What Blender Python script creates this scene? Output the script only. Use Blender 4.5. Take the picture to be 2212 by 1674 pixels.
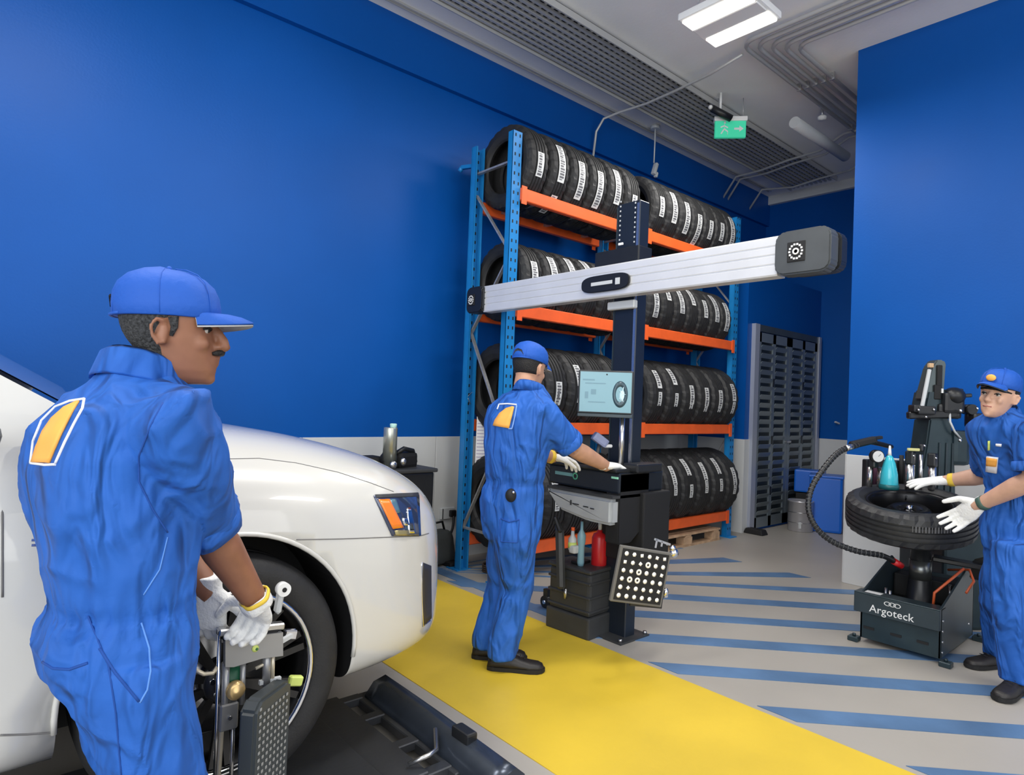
import bpy, bmesh, math, random
from mathutils import Vector as V, Matrix as M, noise
random.seed(7)
PI = math.pi
for _o in list(bpy.data.objects):
    bpy.data.objects.remove(_o, do_unlink=True)
SC = bpy.context.scene
COL = SC.collection

# ------------------------------------------------------------------ camera
FPX = 1391.0
EYE = V((0, 0, 1.40))
ROLL = math.atan(.040); PITCH = math.atan(30 / FPX); YAW = math.atan2(1584, 1391)
fwd = V((math.cos(YAW) * math.cos(PITCH), math.sin(YAW) * math.cos(PITCH), math.sin(PITCH)))
_r0 = V((math.sin(YAW), -math.cos(YAW), 0)); _u0 = _r0.cross(fwd)
rgt = _r0 * math.cos(ROLL) + _u0 * math.sin(ROLL)
upv = -_r0 * math.sin(ROLL) + _u0 * math.cos(ROLL)
cam_d = bpy.data.cameras.new('camera'); cam = bpy.data.objects.new('camera', cam_d); COL.objects.link(cam)
cam_d.sensor_width = 36; cam_d.lens = 36 * FPX / 2212; cam_d.clip_start = .02
mw = M((rgt, upv, -fwd)).transposed().to_4x4(); mw.translation = EYE
cam.matrix_world = mw
SC.camera = cam

def at(px, py, X=None, Y=None, Z=None, d=None):
    """world point seen at a pixel, on a plane X=, Y=, Z= or at forward distance d"""
    r = fwd + rgt * ((px - 1106) / FPX) - upv * ((py - 837) / FPX)
    if X is not None: t = (X - EYE.x) / r.x
    elif Y is not None: t = (Y - EYE.y) / r.y
    elif Z is not None: t = (Z - EYE.z) / r.z
    else: t = d
    return EYE + r * t

# ------------------------------------------------------------------ world, lights, exposure
wd = bpy.data.worlds.new('world'); SC.world = wd; wd.use_nodes = True
bg = wd.node_tree.nodes['Background']
bg.inputs[0].default_value = (.86, .93, 1, 1); bg.inputs[1].default_value = .78
SC.view_settings.view_transform = 'Standard'; SC.view_settings.look = 'None'
SC.view_settings.gamma = 1; SC.view_settings.use_curve_mapping = False
SC.view_settings.exposure = 0.0

def area(name, loc, target, sx, sy, power, col=(1, 1, 1)):
    l = bpy.data.lights.new(name, 'AREA'); l.shape = 'RECTANGLE'; l.size = sx; l.size_y = sy
    l.energy = power; l.color = col
    o = bpy.data.objects.new(name, l); COL.objects.link(o); o.location = loc
    o.rotation_euler = (V(target) - V(loc)).to_track_quat('-Z', 'Y').to_euler()
    return o
# daylight through the open shop front behind and to the left of the camera
area('daylight_front', (-3.6, -1.5, 2.6), (3, 2.6, 1.2), 5.0, 3.4, 250, (.95, .98, 1))
area('daylight_side', (1.5, -4.6, 3.0), (3.5, 3, 1.4), 6.0, 3.0, 125, (1, .99, .97))
# added area lights under the ceiling, without fixtures, to brighten the room
for _x, _y, _p in ((2.2, 1.2, 55), (5.0, 3.0, 40), (3.6, -1.4, 50), (0.2, 2.6, 55)):
    area('ceiling_fill', (_x, _y, 4.05), (_x, _y, 0), 1.2, .5, _p, (1, .97, .92))

# ------------------------------------------------------------------ materials
MATS = {}
def mat(name, col, rough=.5, metal=0, noise_s=0, noise_a=0, bump=0, bump_s=40, emit=0, coat=0, spec=.5, alpha=1, trans=0):
    if name in MATS: return MATS[name]
    m = bpy.data.materials.new(name); m.use_nodes = True
    nt = m.node_tree; b = nt.nodes['Principled BSDF']
    c = tuple(col) + (1,)
    b.inputs['Base Color'].default_value = c
    b.inputs['Roughness'].default_value = rough; b.inputs['Metallic'].default_value = metal
    b.inputs['Specular IOR Level'].default_value = spec
    if coat: b.inputs['Coat Weight'].default_value = coat; b.inputs['Coat Roughness'].default_value = .05
    if trans: b.inputs['Transmission Weight'].default_value = trans
    if alpha < 1: b.inputs['Alpha'].default_value = alpha
    if emit:
        b.inputs['Emission Color'].default_value = c; b.inputs['Emission Strength'].default_value = emit
    tc = nt.nodes.new('ShaderNodeTexCoord')
    if noise_a:
        n = nt.nodes.new('ShaderNodeTexNoise'); n.inputs['Scale'].default_value = noise_s; n.inputs['Detail'].default_value = 6
        nt.links.new(tc.outputs['Object'], n.inputs['Vector'])
        r = nt.nodes.new('ShaderNodeValToRGB')
        r.color_ramp.elements[0].position = .3; r.color_ramp.elements[1].position = .7
        r.color_ramp.elements[0].color = tuple(max(0, x * (1 - noise_a)) for x in col) + (1,)
        r.color_ramp.elements[1].color = tuple(min(1, x * (1 + noise_a)) for x in col) + (1,)
        nt.links.new(n.outputs['Fac'], r.inputs['Fac']); nt.links.new(r.outputs['Color'], b.inputs['Base Color'])
    if bump:
        n2 = nt.nodes.new('ShaderNodeTexNoise'); n2.inputs['Scale'].default_value = bump_s; n2.inputs['Detail'].default_value = 5
        nt.links.new(tc.outputs['Object'], n2.inputs['Vector'])
        bp = nt.nodes.new('ShaderNodeBump'); bp.inputs['Strength'].default_value = bump; bp.inputs['Distance'].default_value = .01
        nt.links.new(n2.outputs['Fac'], bp.inputs['Height']); nt.links.new(bp.outputs['Normal'], b.inputs['Normal'])
    MATS[name] = m
    return m

BLUE = mat('wall_blue', (.0012, .077, .345), .42, noise_s=1.2, noise_a=.06, bump=.06, bump_s=60, spec=.2)
WHITEW = mat('wall_white', (.60, .61, .61), .5, noise_s=2, noise_a=.03, bump=.05)
CEIL = mat('ceiling_grey', (.84, .84, .83), .8, noise_s=1.5, noise_a=.05, bump=.1)
CONDUIT = mat('conduit_grey', (.50, .50, .49), .4, .3)
CONDDK = mat('tray_dark', (.08, .08, .08), .8)
ORANGE = mat('rack_orange', (.86, .125, .025), .4, noise_s=9, noise_a=.08)
RBLUE = mat('rack_blue', (.010, .20, .52), .4, noise_s=9, noise_a=.08)
GALV = mat('galvanised', (.46, .46, .47), .4, .6, noise_s=30, noise_a=.15)
RUBBER = mat('tyre_rubber', (.016, .016, .017), .62, noise_s=14, noise_a=.25, bump=.15, bump_s=150)
RUBBER2 = mat('used_tyre_rubber', (.020, .021, .023), .5, noise_s=14, noise_a=.3, bump=.15, bump_s=150)
BLACK = mat('black_plastic', (.010, .011, .013), .4, noise_s=20, noise_a=.1)
BLACKM = mat('black_matte', (.006, .006, .007), .7)
DGREY = mat('dark_grey_plastic', (.035, .037, .040), .5, noise_s=12, noise_a=.1, bump=.05)
SLATE = mat('slate_painted_steel', (.030, .045, .055), .38, .2, noise_s=8, noise_a=.12)
SLATE2 = mat('machine_blue_grey', (.022, .040, .050), .35, .3, noise_s=8, noise_a=.15)
STEEL = mat('steel', (.55, .55, .56), .25, .95)
CHROME = mat('chrome', (.75, .75, .77), .1, 1)
ALU = mat('brushed_aluminium', (.78, .78, .78), .35, .35, noise_s=5, noise_a=.04)
LGREY = mat('light_grey_plastic', (.55, .57, .58), .4)
WHITEP = mat('white_plastic', (.80, .80, .79), .35)
PAPER = mat('paper_white', (.85, .85, .86), .7)
LABELW = mat('label_white', (.66, .67, .66), .5)
LABELG = mat('label_green', (.25, .55, .12), .5)
INK = mat('printed_ink', (.12, .12, .13), .6)
CARW = mat('car_white_paint', (.61, .598, .56), .25, coat=.9, spec=.5)
GLASSD = mat('car_glass', (.16, .20, .32), .12, 0, coat=1, spec=.7)  # blue grey base colour stands in for reflections on the glass
YPAINT = mat('yellow_floor_paint', (.66, .46, .036), .42, noise_s=1.8, noise_a=.09, bump=.08, bump_s=30)
CLOTH = mat('coverall_blue', (.010, .102, .44), .75, noise_s=5, noise_a=.08, bump=.35, bump_s=14)
def folds(m, sx, sz, st, dist):
    nt = m.node_tree; tc = nt.nodes.new('ShaderNodeTexCoord'); mp_ = nt.nodes.new('ShaderNodeMapping'); mp_.inputs['Scale'].default_value = (sx, sx, sz)
    mp_.inputs['Rotation'].default_value = (.25, .2, 0)
    n = nt.nodes.new('ShaderNodeTexNoise'); n.inputs['Scale'].default_value = 1; n.inputs['Detail'].default_value = 1.6; n.inputs['Distortion'].default_value = .78
    bp = nt.nodes.new('ShaderNodeBump'); bp.inputs['Strength'].default_value = st; bp.inputs['Distance'].default_value = dist
    b = nt.nodes['Principled BSDF']; old = b.inputs['Normal'].links[0].from_socket if b.inputs['Normal'].links else None
    nt.links.new(tc.outputs['Object'], mp_.inputs['Vector']); nt.links.new(mp_.outputs[0], n.inputs['Vector']); nt.links.new(n.outputs['Fac'], bp.inputs['Height'])
    if old: nt.links.new(old, bp.inputs['Normal'])
    nt.links.new(bp.outputs['Normal'], b.inputs['Normal'])
folds(CLOTH, 12, 4.2, 1.0, .075)
CAPB = mat('cap_blue', (.004, .082, .43), .7, bump=.2, bump_s=60)
GLOVE = mat('white_cotton_glove', (.82, .82, .80), .85, bump=.4, bump_s=90)
CUFFY = mat('yellow_glove_cuff', (.80, .55, .06), .8)
SHOE = mat('black_leather_shoe', (.012, .010, .010), .5, bump=.15, bump_s=50)
SKIN1 = mat('skin_brown', (.255, .108, .058), .5, noise_s=18, noise_a=.12)
SKIN2 = mat('skin_tan', (.50, .27, .17), .5, noise_s=18, noise_a=.10)
HAIRG = mat('hair_grey_black', (.035, .036, .038), .8, noise_s=160, noise_a=.9, bump=.8, bump_s=220)
HAIRB = mat('hair_black', (.006, .005, .005), .6, bump=.6, bump_s=200)
LOGOO = mat('logo_orange', (.90, .42, .08), .6)
LOGOW = mat('logo_white', (.75, .78, .85), .6)
GREEN = mat('exit_green', (.05, .62, .36), .4, emit=.35)
RED = mat('red_paint', (.50, .012, .015), .35)
WOOD = mat('pallet_wood', (.48, .32, .20), .75, noise_s=14, noise_a=.25, bump=.3)
BOXBL = mat('blue_plastic', (.004, .125, .60), .35)
CYAN = mat('cyan_liquid', (.05, .50, .62), .15)
AMBER = mat('amber_lens', (.90, .22, .01), .15, coat=.8)
YGREEN = mat('yellow_green', (.62, .72, .18), .4)

# ------------------------------------------------------------------ builder
class B:
    """collects shapes into one mesh"""
    def __init__(s, T=None): s.bm = bmesh.new(); s.T = T or M.Identity(4)
    def _f(s, verts, faces, T=None, smooth=False):
        T = s.T @ T if T is not None else s.T
        vs = [s.bm.verts.new(T @ V(v)) for v in verts]
        for f in faces:
            try:
                ff = s.bm.faces.new([vs[i] for i in f]); ff.smooth = smooth
            except ValueError: pass
        return vs
    def box(s, c, size, R=None, bev=0, taper=None):
        hx, hy, hz = (a / 2 for a in size)
        T = M.Translation(V(c))
        if R is not None: T = T @ (R.to_4x4() if isinstance(R, M) else M.Rotation(R, 4, 'Z'))
        b = bmesh.new(); bmesh.ops.create_cube(b, size=1)
        for v in b.verts:
            k = 1
            if taper and v.co.z > 0: k = taper
            v.co = V((v.co.x * size[0] * k, v.co.y * size[1] * k, v.co.z * size[2]))
        if bev: bmesh.ops.bevel(b, geom=list(b.edges), offset=bev, segments=2 if bev > .006 else 1, profile=.6, affect='EDGES')
        s._merge(b, T); return s
    def _merge(s, b, T):
        b.verts.index_update()
        vs = [s.bm.verts.new(s.T @ (T @ v.co)) for v in b.verts]
        for f in b.faces:
            try:
                ff = s.bm.faces.new([vs[v.index] for v in f.verts]); ff.smooth = f.smooth
            except ValueError: pass
        b.free()
    def bx(s, x0, x1, y0, y1, z0, z1, bev=0):
        return s.box(((x0 + x1) / 2, (y0 + y1) / 2, (z0 + z1) / 2), (abs(x1 - x0), abs(y1 - y0), abs(z1 - z0)), None, bev)
    def bar(s, p0, p1, w, h=None, bev=0, upd=(0, 0, 1)):
        """box of section w x h between two points"""
        p0, p1 = V(p0), V(p1); d = p1 - p0; L = d.length; z = d.normalized()
        u = V(upd)
        if abs(z.dot(u)) > .98: u = V((1, 0, 0))
        x = u.cross(z).normalized(); y = z.cross(x)
        T = M((x, y, z)).transposed().to_4x4(); T.translation = (p0 + p1) / 2
        b = bmesh.new(); bmesh.ops.create_cube(b, size=1)
        for v in b.verts: v.co = V((v.co.x * w, v.co.y * (h or w), v.co.z * L))
        if bev: bmesh.ops.bevel(b, geom=list(b.edges), offset=bev, segments=1, affect='EDGES')
        s._merge(b, T); return s
    def cyl(s, p0, p1, r0, r1=None, n=20, caps=True):
        return s.tube([p0, p1], [r0, r0 if r1 is None else r1], n, caps)
    def tube(s, pts, rad, n=12, caps=True, smooth=True, flat=1.0, ref=None):
        pts = [V(p) for p in pts]
        if not isinstance(rad, (list, tuple)): rad = [rad] * len(pts)
        rings = []; prev = V(ref) if ref else None
        for i, p in enumerate(pts):
            t = (pts[min(i + 1, len(pts) - 1)] - pts[max(i - 1, 0)])
            t = t.normalized() if t.length > 1e-9 else V((0, 0, 1))
            if prev is None: prev = V((0, 0, 1)) if abs(t.z) < .9 else V((1, 0, 0))
            x = (prev - t * prev.dot(t)).normalized(); y = t.cross(x); prev = x
            r = rad[i]
            rx, ry = r if isinstance(r, (list, tuple)) else (r, r * flat)
            rings.append([p + x * rx * math.cos(2 * PI * k / n) + y * ry * math.sin(2 * PI * k / n) for k in range(n)])
        s.rings(rings, caps, smooth); return s
    def rings(s, rings, caps=True, smooth=True, closed=True):
        n = len(rings[0]); vs = []; fs = []
        for r in rings: vs += r
        m = n if closed else n - 1
        for i in range(len(rings) - 1):
            for k in range(m):
                k2 = (k + 1) % n
                fs.append((i * n + k, i * n + k2, (i + 1) * n + k2, (i + 1) * n + k))
        V_ = s._f(vs, fs, None, smooth)
        if caps and closed:
            for a, rev in ((0, True), ((len(rings) - 1) * n, False)):
                q = V_[a:a + n]
                if rev: q = q[::-1]
                try: s.bm.faces.new(q)
                except ValueError: pass
        return s
    def lathe(s, prof, T=None, n=32, smooth=True, closed=False):
        """prof: (radius, height) about local z"""
        T = T or M.Identity(4); rings = []
        for r, h in prof:
            rings.append([T @ V((r * math.cos(2 * PI * k / n), r * math.sin(2 * PI * k / n), h)) for k in range(n)])
        if closed: rings.append(rings[0])
        return s.rings(rings, not closed, smooth)
    def prism(s, poly, T, depth, bev=0):
        """polygon in local xy, extruded along local z by depth"""
        b = bmesh.new()
        lo = [b.verts.new((x, y, 0)) for x, y in poly]; hi = [b.verts.new((x, y, depth)) for x, y in poly]
        n = len(poly); b.faces.new(lo[::-1]); b.faces.new(hi)
        for i in range(n): b.faces.new((lo[i], lo[(i + 1) % n], hi[(i + 1) % n], hi[i]))
        bmesh.ops.recalc_face_normals(b, faces=list(b.faces))
        if bev: bmesh.ops.bevel(b, geom=list(b.edges), offset=bev, segments=2, affect='EDGES')
        s._merge(b, T); return s
    def ball(s, c, r, R=None, n=16):
        rx, ry, rz = r if isinstance(r, (list, tuple)) else (r, r, r)
        b = bmesh.new(); bmesh.ops.create_uvsphere(b, u_segments=n, v_segments=max(6, n * 2 // 3), radius=1)
        for v in b.verts: v.co = V((v.co.x * rx, v.co.y * ry, v.co.z * rz))
        for f in b.faces: f.smooth = True
        T = M.Translation(V(c))
        if R is not None: T = T @ R.to_4x4()
        s._merge(b, T); return s
    def build(s, name, m, parent=None, **kw):
        bmesh.ops.recalc_face_normals(s.bm, faces=list(s.bm.faces))
        me = bpy.data.meshes.new(name); s.bm.to_mesh(me); s.bm.free()
        if isinstance(m, (list, tuple)):
            for q in m: me.materials.append(q)
        else: me.materials.append(m)
        o = bpy.data.objects.new(name, me); COL.objects.link(o)
        if parent: o.parent = parent; o.matrix_parent_inverse = M.Identity(4)
        return tag(o, **kw)

def tag(o, label=None, cat=None, group=None, kind=None):
    if label: o['label'] = label
    if cat: o['category'] = cat
    if group: o['group'] = group
    if kind: o['kind'] = kind
    return o
def thing(name, label, cat, loc=(0, 0, 0), rz=0, group=None):
    """an Empty at the thing's base; its parts are built in its local frame"""
    o = bpy.data.objects.new(name, None); COL.objects.link(o); o.empty_display_size = .1
    o.location = loc; o.rotation_euler = (0, 0, rz)
    return tag(o, label, cat, group)
def frame(x, y, z, o):
    T = M((V(x), V(y), V(z))).transposed().to_4x4(); T.translation = V(o); return T
def copy_tree(o, parent=None):
    c = o.copy(); COL.objects.link(c)
    if parent: c.parent = parent
    for ch in list(o.children): copy_tree(ch, c)
    return c
def solid(o, voxel, smooth=4, fac=.6, dec=0, disp=None):
    """fuses overlapping pieces of a mesh into one smooth skin"""
    md = o.modifiers.new('r', 'REMESH'); md.mode = 'VOXEL'; md.voxel_size = voxel; md.use_smooth_shade = True
    if smooth:
        sm = o.modifiers.new('s', 'SMOOTH'); sm.iterations = smooth; sm.factor = fac
    if dec:
        d = o.modifiers.new('d', 'DECIMATE'); d.ratio = dec
    bpy.context.view_layer.update()
    dg = bpy.context.evaluated_depsgraph_get()
    me = bpy.data.meshes.new_from_object(o.evaluated_get(dg)); o.modifiers.clear()
    old = o.data; o.data = me; bpy.data.meshes.remove(old)
    if disp:
        for v in me.vertices: v.co = v.co + v.normal * disp(v.co)
    for p in me.polygons: p.use_smooth = True
    return o
def cut(o, cutter):
    md = o.modifiers.new('b', 'BOOLEAN'); md.operation = 'DIFFERENCE'; md.object = cutter; md.solver = 'EXACT'
    bpy.context.view_layer.update()
    dg = bpy.context.evaluated_depsgraph_get()
    me = bpy.data.meshes.new_from_object(o.evaluated_get(dg)); o.modifiers.clear()
    o.data = me
    return o
_txt = {}
def text_mesh(s, size, depth=.001):
    """letters as a mesh in local xy, centred"""
    c = bpy.data.curves.new('lettering', 'FONT'); c.body = s; c.size = size; c.extrude = depth
    c.align_x = 'CENTER'; c.align_y = 'CENTER'; c.resolution_u = 2
    o = bpy.data.objects.new('lettering', c); COL.objects.link(o)
    bpy.context.view_layer.update()
    me = bpy.data.meshes.new_from_object(o.evaluated_get(bpy.context.evaluated_depsgraph_get()))
    bpy.data.objects.remove(o, do_unlink=True); bpy.data.curves.remove(c)
    return me
def lettering(s, size, T, m, parent, name='lettering', depth=.001, sx=1):
    me = text_mesh(s, size, depth); me.transform(T @ M.Diagonal((sx, 1, 1, 1))); me.materials.clear(); me.materials.append(m)
    o = bpy.data.objects.new(name, me); COL.objects.link(o)
    if parent: o.parent = parent
    return o
# ================================================================== the room
R_ = math.radians
HC = 4.50; YL = 4.62; XB = 8.85; XR = 5.70; YR = 2.20; DADO = 1.07
def struct(b, name, m, parent=None):
    return b.build(name, m, parent, kind=None if parent else 'structure')

# floor with fine painted concrete
fm = mat('floor_concrete', (.36, .335, .30), .42, noise_s=.9, noise_a=.10, bump=.06, bump_s=25)
floor = struct(B().bx(-6, XB + .2, -6, YL + .2, -.12, 0), 'floor', fm)
# painted markings: yellow walkway across the bay, blue hatching behind it
BPAINT = mat('blue_floor_paint', (.085, .165, .30), .45, noise_s=3, noise_a=.22, bump=.06)
B().bx(1.79, 2.92, -4, 4.3, 0, .003).build('yellow_band', YPAINT, floor)
def clip_x(poly, x0, x1):
    for lim, sg in ((x0, 1), (x1, -1)):
        out = []
        for i in range(len(poly)):
            p, q = poly[i], poly[(i + 1) % len(poly)]
            ip, iq = (p[0] - lim) * sg >= 0, (q[0] - lim) * sg >= 0
            if ip: out.append(p)
            if ip != iq:
                t = (lim - p[0]) / (q[0] - p[0]); out.append((lim, p[1] + t * (q[1] - p[1])))
        poly = out
    return poly
for k in range(-6, 11):
    # stripes run at 45 degrees between the yellow band and the far edge of the bay
    off = 2.665 + .4425 * k; n = V((.714, .70)); d = V((.70, -.714)); w = .067
    c = n * off
    poly = [tuple(c + d * 6 + n * w), tuple(c - d * 6 + n * w), tuple(c - d * 6 - n * w), tuple(c + d * 6 - n * w)]
    poly = clip_x(poly, 2.96, 5.60)
    poly = [(p[0], min(p[1], 4.4)) for p in poly]
    B().prism(poly, M.Translation((0, 0, .0005)), .0025).build('blue_stripe', BPAINT, floor)
B().bx(3.02, 3.13, 2.75, 4.4, .0, .0035).build('blue_stripe', BPAINT, floor)

# walls
wl = struct(B().bx(-6, XB, YL, YL + .2, 0, HC), 'wall_left', BLUE)
B().bx(-6, XB, YL - .05, YL, HC - .42, HC).build('top_beam', BLUE, wl)
x = -5.2
while x < XB - .02:
    x1 = min(x + 1.2, XB)
    B().bx(x + .002, x1 - .002, YL - .014, YL, .10, DADO, .003).build('dado_panel', WHITEW, wl); x += 1.2
struct(B().bx(-6, XB, YL - .02, YL, 0, .10), 'baseboard_left', LGREY)
wb = struct(B().bx(XB, XB + .2, -2, YL + .2, 0, HC), 'wall_back', BLUE)
B().bx(XB - .03, XB, 1.0, 3.8, .0, DADO, .003).build('dado_panel', WHITEW, wb)
B().bx(XB - .06, XB, 1.0, YL, HC - .12, HC).build('cornice', WHITEW, wb)
wr = struct(B().bx(XR, XR + .9, -6, YR, 0, HC), 'wall_right', BLUE)
for k in range(7):
    y0 = YR - 1.2 * k
    B().bx(XR - .014, XR, y0 - 1.198, y0, 0, DADO, .003).build('dado_panel', WHITEW, wr)
B().bx(XR, XR + .9, YR, YR + .014, 0, DADO, .003).build('dado_panel', WHITEW, wr)
# projecting closet behind the rack with louvred doors
YC = 3.80
cw = struct(B().bx(6.92, XB, YC, YL, 0, 3.05), 'wall_closet', BLUE)
B().bx(6.905, 6.92, YC, YL, 0, DADO).build('dado_panel', WHITEW, cw)
B().bx(6.905, 7.02, YC - .015, YC, 0, DADO).build('dado_panel', WHITEW, cw)

# ceiling slab
ceil_ = struct(B().bx(-6, XB + .2, -6, YL + .2, HC, HC + .15), 'ceiling', CEIL)

# louvred steel double door in the closet front
dr = bpy.data.objects.new('door_1', None); COL.objects.link(dr); dr.location = (7.02, YC, 0); dr['kind'] = 'structure'
FRM = mat('door_frame_grey', (.40, .43, .52), .35, .3)
DLEAF = mat('door_slate', (.085, .105, .115), .3, .4, noise_s=4, noise_a=.15)
LOUV = mat('louvre_grey', (.24, .28, .30), .3, .4)
B().bx(0, .10, -.05, 0, 0, 2.42).build('door_frame', FRM, dr)
B().bx(.10, 1.72, -.035, 0, 2.34, 2.42).build('door_frame', DLEAF, dr)
B().bx(1.70, 1.76, -.05, 0, 0, 2.42).build('door_frame', FRM, dr)
for k in range(2):
    x0 = .11 + k * .79
    lf = B(); 
    for c in (x0, x0 + .355, x0 + .71): lf.bx(c, c + .07, -.030, -.012, .03, 2.33)
    lf.bx(x0, x0 + .78, -.030, -.012, .03, .15); lf.bx(x0, x0 + .78, -.030, -.012, 2.22, 2.33)
    leaf = lf.build('door_leaf', mat('door_stile_grey', (.22, .26, .29), .3, .4), dr)
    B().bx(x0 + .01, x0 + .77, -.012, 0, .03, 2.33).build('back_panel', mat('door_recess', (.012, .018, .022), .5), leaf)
    for c in (x0 + .07, x0 + .425):
        for j in range(21):
            z = .20 + j * .098
            # tilted louvre blades
            B().box((c + .1425, -.028, z), (.283, .004, .062), M.Rotation(R_(28), 3, 'X')).build('louvre', LOUV, leaf)
    for z in (.45, 1.06, 1.75):
        B().bx(x0 + .355 + .02, x0 + .355 + .05, -.036, -.030, z - .05, z + .05).build('hinge', BLACK, leaf)
B().bx(.84, .95, -.06, -.03, 1.02, 1.05, .004).build('door_handle', STEEL, dr)
# ================================================================== tyre rack and tyres
RX0, RX1, RXM, RY0, RY1, RH = 3.25, 6.56, 4.86, 3.75, 4.27, 3.50
LEV = [.29, 1.24, 2.16, 3.07]                     # top of the beams
rack = thing('tyre_rack', 'tall blue and orange steel rack holding four levels of tyres', 'rack')
PW = .075
def upright(x, y, h=RH):
    b = B(); s = 1 if y == RY0 else -1
    b.bx(x - .045, x + .045, y - .002, y + .006, .01, h)
    b.bx(x - .045, x - .039, y, y + .06 * s, .01, h); b.bx(x + .039, x + .045, y, y + .06 * s, .01, h)
    b.bx(x - .045, x - .030, y + .055 * s, y + .06 * s, .01, h); b.bx(x + .030, x + .045, y + .055 * s, y + .06 * s, .01, h)
    u = b.build('upright', RBLUE, rack)
    f = B(); 
    for k in range(int(h / .075)):
        for dx in (-.022, .022): f.bx(x + dx - .006, x + dx + .006, y - .0035, y - .0005, .08 + k * .075, .105 + k * .075)
    f.build('slot_row', BLACKM, u, kind='stuff')
    B().bx(x - .07, x + .07, y - .06, y + .09, 0, .01).build('foot_plate', RBLUE, rack)
for x in (RX0, RXM, RX1):
    for y in (RY0, RY1): upright(x, y, RH + (.05 if x == RX1 else 0) - (.36 if x == RXM else 0))
    for z in (.35, 3.28 if x != RXM else 3.02): B().bar((x, RY0 + .03, z), (x, RY1 - .03, z), .03, .015).build('cross_strut', GALV, rack)
    zs = [.35, 1.15, 1.95, 2.55, 3.1 if x != RXM else 2.95]
    for i in range(4):
        a, c = (RY0 + .03, RY1 - .03) if i % 2 else (RY1 - .03, RY0 + .03)
        B().bar((x, a, zs[i]), (x, c, zs[i + 1]), .028, .012).build('brace', GALV, rack)
# small blue hook arm at the top of the back left upright
B().bar((RX0, RY1, 3.36), (RX0 - .02, RY1 + .17, 3.38), .03).cyl((RX0 - .02, RY1 + .17, 3.38), (RX0 - .03, RY1 + .19, 3.35), .02).build('wall_spacer', RBLUE, rack)
for z in LEV:
    for (a, c) in ((RX0 + .045, RXM - .045), (RXM + .045, RX1 - .045)):
        for y, s in ((RY0, -1), (RY1, 1)):
            B().bx(a, c, y - .02, y + .03, z - .10, z, .006).build('beam', ORANGE, rack)
            for e, q in ((a, 1), (c, -1)):
                B().bx(e - .002, e + .05 * q, y - .028 if s < 0 else y + .03, y - .02 if s < 0 else y + .036, z - .13, z + .012).build('beam_connector', ORANGE, rack)
        for i in range(3):
            xx = a + (c - a) * (i + .5) / 3
            B().bx(xx - .02, xx + .02, RY0 + .03, RY1 - .02, z - .06, z - .035).build('support_bar', GALV, rack)

def tyre_mesh(R, W, rim, name='tyre', seg=72):
    """tread with circumferential grooves and notched shoulders, about the local x axis"""
    h = W / 2; g = .009
    prof = [(rim, -h * .72), (rim + .012, -h * .86), (rim + (R - rim) * .35, -h * 1.02), (rim + (R - rim) * .6, -h), (R - .030, -h * .93), (R - .008, -h * .80)]
    shoulder = {4, 5}
    def groove(c, w): return [(R - .001, c - w), (R - g, c - w * .8), (R - g, c + w * .8), (R - .001, c + w)]
    for c in (-.42, -.14, .14, .42): prof += groove(c * h, .035 * h + .003)
    n0 = len(prof); prof += [(R - .008, h * .80), (R - .030, h * .93), (rim + (R - rim) * .6, h), (rim + (R - rim) * .35, h * 1.02), (rim + .012, h * .86), (rim, h * .72), (rim + .008, h * .5), (R - .03, h * .45), (R - .03, -h * .45), (rim + .008, -h * .5)]
    sh = {4, 5, n0, n0 + 1}
    b = B(); rings = []
    for i, (r, x) in enumerate(prof):
        ring = []
        for k in range(seg):
            rr = r
            if i in sh and k % 3 == 0: rr = r - .008
            a = 2 * PI * (k + (.5 if i in sh and k % 3 == 0 else 0) * .4) / seg
            ring.append(V((x, rr * math.cos(a), rr * math.sin(a))))
        rings.append(ring)
    rings.append(rings[0])
    b.rings(rings, False, True)
    me = bpy.data.meshes.new(name); bmesh.ops.recalc_face_normals(b.bm, faces=list(b.bm.faces)); b.bm.to_mesh(me); b.bm.free()
    me.materials.append(RUBBER)
    for p in me.polygons: p.use_smooth = False
    return me
def label_mesh(R, W, arc, w, off=0):
    """curved paper strip standing just off the tread, with printed bars"""
    b = B(); n = 10
    for r0, r1, a0, a1, x0, x1, mi in [(R + .0005, R + .0025, -arc / 2, arc / 2, off - w / 2, off + w / 2, 0)]:
        rings = []
        for k in range(n + 1):
            a = a0 + (a1 - a0) * k / n
            rings.append([V((x, r * math.cos(a), r * math.sin(a))) for x, r in ((x0, r0), (x1, r0), (x1, r1), (x0, r1))])
        b.rings(rings, True, False)
    nb = len(b.bm.faces)
    k = 0; a = -arc / 2 + .03
    rnd = random.Random(int(R * 999 + arc * 99))
    while a < arc / 2 - .04:
        da = rnd.choice((.018, .03, .045)) ; x0 = off - w * .33; x1 = off + w * rnd.choice((.15, .33))
        rings = []
        for t in (a, a + da):
            rings.append([V((x, r * math.cos(t), r * math.sin(t))) for x, r in ((x0, R + .002), (x1, R + .002), (x1, R + .0035), (x0, R + .0035))])
        b.rings(rings, True, False); a += da + .022
    for i, f in enumerate(b.bm.faces):
        if i >= nb: f.material_index = 1
    me = bpy.data.meshes.new('tread_label'); bmesh.ops.recalc_face_normals(b.bm, faces=list(b.bm.faces)); b.bm.to_mesh(me); b.bm.free()
    me.materials.append(LABELW); me.materials.append(INK)
    return me
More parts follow.
